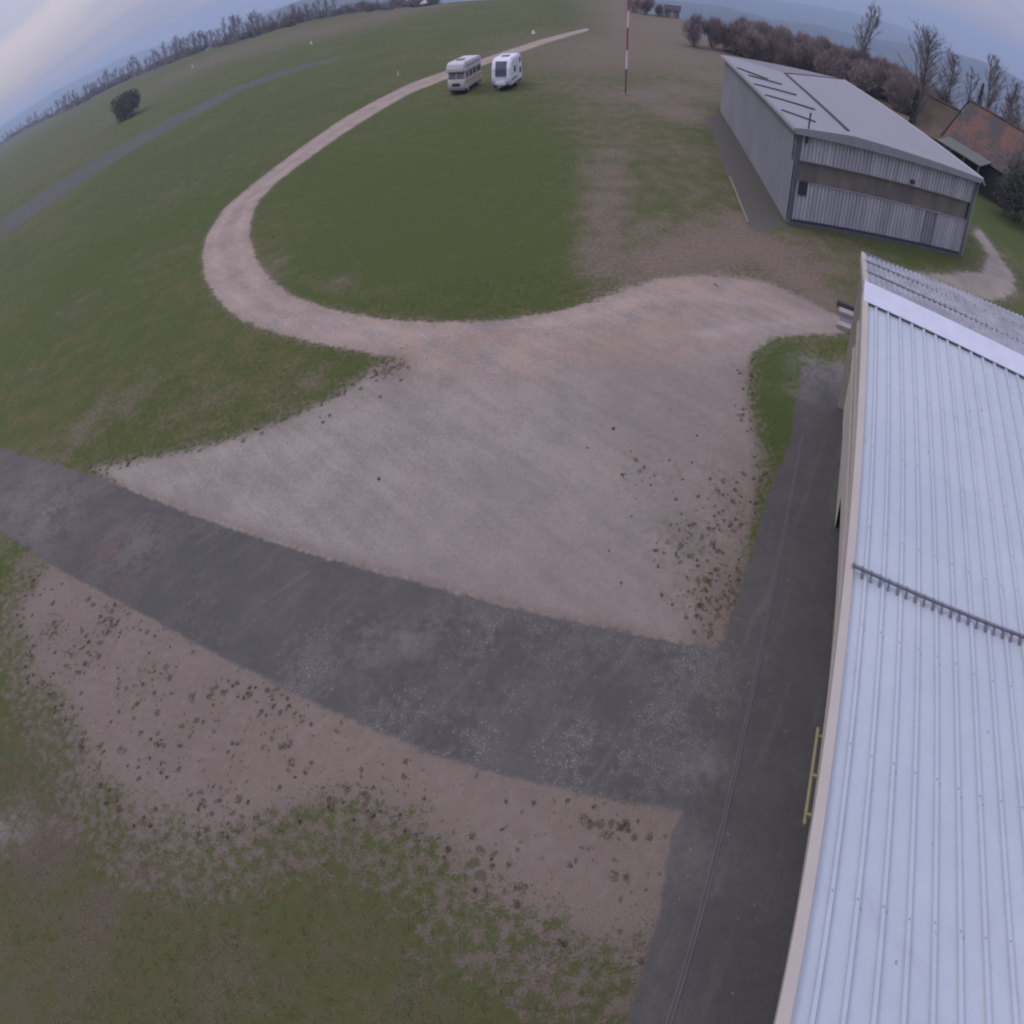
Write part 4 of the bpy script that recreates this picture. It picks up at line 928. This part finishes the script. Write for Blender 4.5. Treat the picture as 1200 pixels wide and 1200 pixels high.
def trees():
    # single trees beyond the grey hangar, right of frame
    bare_tree('bare_tree', 'tall bare tree with ivy on its trunk standing above the grey hangar roof', 11, 10.9, .34, put(37.9,76), tr=.22, min_r=.015, depth=3, ivy=.42, upright=.9, nb=34)
    bare_tree('bare_tree', 'pale many-stemmed bare tree rising out of the brown hedge behind the hangar', 12, 11.6, .22, put(32.3,112), twig=M_TWIGP, min_r=.018, depth=3, stems=4, upright=1.2, nb=12, split=(3,5))
    bare_tree('bare_tree', 'broad bare tree just above the red tiled barn roof', 13, 8.6, .38, put(40.7,98), min_r=.020, depth=3, upright=.7, nb=26)
    bare_tree('bare_tree', 'thin dark bare tree between the barn and the tall pale tree', 14, 8.6, .26, put(42.6,95), min_r=.020, depth=3, upright=.9, nb=18, split=(3,5))
    bare_tree('bare_tree', 'tall slim bare tree with upswept pale branches above the right end of the barn', 15, 12.0, .26, put(44.4,100), twig=M_TWIGP, min_r=.020, depth=3, upright=1.1, nb=30)
    bare_tree('bare_tree', 'bare tree at the right edge of the picture beyond the barn', 16, 9.6, .32, put(46.0,92), min_r=.020, depth=3, upright=.9, nb=24)
    bare_tree('bare_tree', 'low spreading bare tree crowding the barn\'s far right corner', 17, 7.4, .40, put(47.4,80), min_r=.018, depth=3, upright=.6, nb=22)
    for k, (az, r, h) in enumerate(((47.9,62,5.6),(48.8,66,6.4),(47.0,72,7.0),(49.6,72,7.6),(48.2,80,8.4))):
        bare_tree('bare_tree', 'bare tree in the tangle of branches round the barn end at the right edge', 30+k, h, .36, put(az, r), 'bare trees round the barn end', min_r=.014, depth=3, upright=.75, nb=24)
    t = thing('conifer', 'small dark conifer between bare trees above the barn', 'tree', put(43.4,93)); rnd = random.Random(5); m = MB()
    for i in range(900):
        z = rnd.random()**.8*6.6; rr = (6.6-z)*.17*rnd.uniform(.4,1.1); a = rnd.uniform(0,6.283); p = Vector((rr*math.cos(a), rr*math.sin(a), z+.3)); d = Vector((math.cos(a),math.sin(a),-.35))*.35; s = Vector((-math.sin(a),math.cos(a),0))*.09
        m.add([p-s, p+s, p+d], [(0,1,2)])
    m.build('crown', M_CON, t); m = MB(); m.tube((0,0,-.2),(0,0,6.2),.11,.02,6); m.build('trunk', M_BARK, t)
    for az, r, w, h, lab, mt in ((49.3,63,6,4.4,'dark evergreen bush at the right edge beyond the barn',M_CON2),(48.9,70,6.5,7.0,'tall dark evergreen behind the barn, cut by the right edge',M_CON2)):
        bush('evergreen_bush', lab, int(az*10), w, h, put(az, r), mt, 2600, leaf=True, sl=.22)
    # hedge of brown brushwood behind the hangar
    protos = []
    spots = [(17.5,104,3.4,4.6),(19.3,106,3.6,4.2),(20.6,105,4.2,4.9),(21.9,106,4.4,5.0)]
    for i in range(17): 
        az = 23.0 + i*1.10; spots.append((az, 108 + (i % 3)*2.5 - max(0, az-33)*1.2, 3.9, 4.5 - max(0, i-3)*.06))
    for i in range(15):
        az = 22.6 + i*1.15; spots.append((az, 99 + (i % 3)*2 - max(0, az-33)*1.0, 4.0, 4.0))
    for i in range(26):
        az = 21.8 + i*0.72; spots.append((az, 103 + (i % 4)*3 - max(0, az-33)*1.1, 4.6, 4.3 + .25*((i*7) % 3)))
    for i in range(14):
        az = 23.5 + i*1.30; spots.append((az, 116 + (i % 2)*2, 4.2, 4.8))
    for k in range(5):
        protos.append(bush('hedge_bush', 'leafless brown bush in the thick hedge behind the grey hangar', 40+k, 4.6, 4.6, (0,0,0), M_BRUSH, 2300, 'brown bushes of the hedge behind the hangar', sx=.045, sl=.6))
    for i, (az, r, w, h) in enumerate(spots):
        o = protos[i] if i < 5 else dup(protos[i % 5])
        o.location = put(az, r, -.2); s = w/4.6*1.15; o.scale = (s, s, h/4.6*.98); o.rotation_euler.z = i*1.7
    tag(protos[0], 'single rounded leafless bush at the left end of the hedge, apart from the rest', 'bush')
    if 'group' in protos[0]: del protos[0]['group']
    # bushes round the hut at the end of the brown field
    for az, r, w, h, lab in ((13.2,146,3.2,2.6,'grey bush left of the tiny hut at the end of the brown field'),(12.2,150,4.4,2.2,'low grey scrub at the far end of the green field, left of the hut'),(14.4,145,2.4,1.8,'small dark bush touching the tiny hut')):
        bush('scrub_bush', lab, int(az*7), w, h, put(az, r), M_BRUSH, 900, sx=.06)
    # round dark shrub on the left field
    bush('round_shrub', 'lone dark rounded shrub on the open field left of the runway', 77, 11.0, 4.9, (-92.5,142.5,0), M_DARKB, 5200, leaf=True, sl=.34)
    # far treeline along the field's edge
    tp = [bare_tree(twig=M_TWIGP, *('treeline_tree', 'bare tree in the long row along the far edge of the airfield', 60+k, 10.5, .24+.03*k, (0,0,0), 'bare trees of the far row'), min_r=.045, depth=2, tr=.16, upright=.9, split=(4,6), nb=20) for k in range(5)]
    bp = [bush('treeline_bush', 'brown bush in the undergrowth below the far row of trees', 80+k, 7, 3.4, (0,0,0), M_BRUSH, 420, 'brown undergrowth below the far row of trees', sx=.16, sl=1.2, stems=False) for k in range(3)]
    rnd = random.Random(21); i = 0; az = -47.5
    while az < -13.5:
        r = float(np.interp(az, RA, RR)) - 4; x, y = at(az, r + rnd.uniform(-3, 14))
        o = tp[i] if i < 5 else dup(tp[i % 5]); s = rnd.uniform(.65, 1.15)*(1 if az < -20 else .62); o.location = (x, y, gz(x, y)-.3); o.scale = (s*1.1, s*1.1, s); o.rotation_euler.z = rnd.uniform(0, 6.28)
        az += rnd.uniform(.12, .42)*(1 if az < -26 else 1.15); i += 1
    i = 0; az = -47.5
    while az < -5:
        r = float(np.interp(az, RA, RR)); x, y = at(az, r + rnd.uniform(0, 10))
        o = bp[i] if i < 3 else dup(bp[i % 3]); s = rnd.uniform(.7, 1.2)*(1 if az < -17 else .8); k = r/400; o.location = (x, y, gz(x, y)-.3); o.scale = (s*max(.8,k*1.4), s*max(.8,k*1.4), s); o.rotation_euler.z = rnd.uniform(0, 6.28)
        az += rnd.uniform(.35, .8); i += 1
trees()

# ------------------------------------------------------------------ sky, sun, haze
SUN_EL, SUN_AZ = R(42), R(-60)
def world():
    w = bpy.data.worlds.new('World'); SC.world = w; w.use_nodes = True
    t = w.node_tree; t.nodes.clear(); L = t.links.new
    out = t.nodes.new('ShaderNodeOutputWorld'); bg = t.nodes.new('ShaderNodeBackground'); L(bg.outputs[0], out.inputs[0])
    sky = t.nodes.new('ShaderNodeTexSky'); sky.sky_type = 'NISHITA'; sky.sun_disc = False
    sky.sun_elevation = SUN_EL; sky.sun_rotation = SUN_AZ; sky.air_density = 1.4; sky.dust_density = 2.5
    tc = t.nodes.new('ShaderNodeTexCoord'); sp = t.nodes.new('ShaderNodeSeparateXYZ'); L(tc.outputs['Generated'], sp.inputs[0])
    def mth(op, a, b=None, clamp=False):
        n = t.nodes.new('ShaderNodeMath'); n.operation = op; n.use_clamp = clamp
        for k, v in enumerate((a, b)):
            if v is None: continue
            if isinstance(v, (int, float)): n.inputs[k].default_value = v
            else: L(v, n.inputs[k])
        return n.outputs[0]
    zc = mth('MAXIMUM', sp.outputs[2], 0.015)
    cb = t.nodes.new('ShaderNodeCombineXYZ'); L(sp.outputs[0], cb.inputs[0]); L(sp.outputs[1], cb.inputs[1]); L(zc, cb.inputs[2])
    L(cb.outputs[0], sky.inputs[0])
    # cloud sheet projected onto a high flat layer
    den = mth('ADD', zc, 0.16)
    cu = t.nodes.new('ShaderNodeCombineXYZ'); L(mth('DIVIDE', sp.outputs[0], den), cu.inputs[0]); L(mth('DIVIDE', sp.outputs[1], den), cu.inputs[1])
    mp = t.nodes.new('ShaderNodeMapping'); L(cu.outputs[0], mp.inputs[0]); mp.inputs['Rotation'].default_value = (0, 0, R(35)); mp.inputs['Scale'].default_value = (0.55, 1.5, 1)
    nz = t.nodes.new('ShaderNodeTexNoise'); L(mp.outputs[0], nz.inputs['Vector']); nz.inputs['Scale'].default_value = 1.1; nz.inputs['Detail'].default_value = 6; nz.inputs['Roughness'].default_value = .55; nz.inputs['Distortion'].default_value = .5
    nz2 = t.nodes.new('ShaderNodeTexNoise'); L(mp.outputs[0], nz2.inputs['Vector']); nz2.inputs['Scale'].default_value = .55; nz2.inputs['Detail'].default_value = 3
    def ramp(f, a, b):
        n = t.nodes.new('ShaderNodeMapRange'); n.interpolation_type = 'SMOOTHSTEP'; L(f, n.inputs[0]); n.inputs[1].default_value = a; n.inputs[2].default_value = b; return n.outputs[0]
    def mix(f, a, b):
        n = t.nodes.new('ShaderNodeMix'); n.data_type = 'RGBA'
        for s, v in ((0, f), (6, a), (7, b)):
            if isinstance(v, bpy.types.NodeSocket): L(v, n.inputs[s])
            elif isinstance(v, tuple): n.inputs[s].default_value = (*v, 1)
            else: n.inputs[s].default_value = v
        return n.outputs[2]
    # overcast cloud radiance (scaled for background strength 0.1); brighter overhead like a real overcast sky
    c = mix(ramp(nz.outputs[0], .36, .64), (3.3,3.6,5.3), (4.5,4.3,5.6))
    c = mix(ramp(nz2.outputs[0], .50, .72), c, (5.3,4.85,5.6))
    lift = mth('ADD', mth('MULTIPLY', zc, 2.3), 0.92)
    v = t.nodes.new('ShaderNodeVectorMath'); v.operation = 'SCALE'; L(c, v.inputs[0]); L(lift, v.inputs[3])
    col = mix(0.88, sky.outputs[0], v.outputs[0])
    L(col, bg.inputs[0]); bg.inputs[1].default_value = 0.1
world()

sd = bpy.data.lights.new('sun', 'SUN'); sd.energy = 0.7; sd.angle = R(18); sd.color = (1.0, 0.95, 0.90)
so = bpy.data.objects.new('sun', sd); COL.objects.link(so)
dirv = Vector((math.sin(SUN_AZ)*math.cos(SUN_EL), math.cos(SUN_AZ)*math.cos(SUN_EL), math.sin(SUN_EL)))
so.rotation_euler = dirv.to_track_quat('Z', 'Y').to_euler()

def haze():
    m = bpy.data.materials.new('haze'); m.use_nodes = True; t = m.node_tree; t.nodes.clear()
    o = t.nodes.new('ShaderNodeOutputMaterial'); p = t.nodes.new('ShaderNodeVolumePrincipled')
    p.inputs['Color'].default_value = (0.62, 0.76, 0.95, 1); p.inputs['Density'].default_value = HAZE; p.inputs['Anisotropy'].default_value = 0.2
    t.links.new(p.outputs[0], o.inputs['Volume'])
    b = MB(); b.box(-7200, 7200, -7200, 7200, -240, 60); ob = b.build('haze', m); struct(ob, 'stuff'); ob.display_type = 'WIRE'
HAZE = 4.3e-4
haze()

# ------------------------------------------------------------------ camera: wide panoramic lens on the mast
cd = bpy.data.cameras.new('camera'); cam = bpy.data.objects.new('camera', cd); COL.objects.link(cam); SC.camera = cam
cd.type = 'PANO'; cd.panorama_type = 'EQUIRECTANGULAR'; cd.clip_start = .05; cd.clip_end = 30000
LW, LAT0, LH, PIT, ROL = 1.73637066, -0.10347979, 1.16081358, 0.53621825, -0.05966452
cd.longitude_min = -LW/2; cd.longitude_max = LW/2; cd.latitude_min = LAT0 - LH/2; cd.latitude_max = LAT0 + LH/2
def wdir(x, y, z):
    c, s = math.cos(ROL), math.sin(ROL); x, y = c*x - s*y, s*x + c*y
    c, s = math.cos(PIT), math.sin(PIT); return Vector((x, -z*c + y*s, z*s + y*c))
X, Y, Z = wdir(1,0,0), wdir(0,1,0), wdir(0,0,1)
M = Matrix(((X.x,Y.x,Z.x,0),(X.y,Y.y,Z.y,0),(X.z,Y.z,Z.z,11.0),(0,0,0,1)))
cam.matrix_world = M

SC.render.engine = 'CYCLES'; SC.cycles.use_denoising = True; SC.cycles.max_bounces = 6; SC.cycles.volume_bounces = 0
SC.cycles.use_adaptive_sampling = True; SC.cycles.pixel_filter_type = 'BLACKMAN_HARRIS'; SC.cycles.filter_width = 2.1
SC.view_settings.view_transform = 'Standard'; SC.view_settings.look = 'None'; SC.view_settings.exposure = 0.0; SC.view_settings.gamma = 1.0
SC.view_settings.use_curve_mapping = False
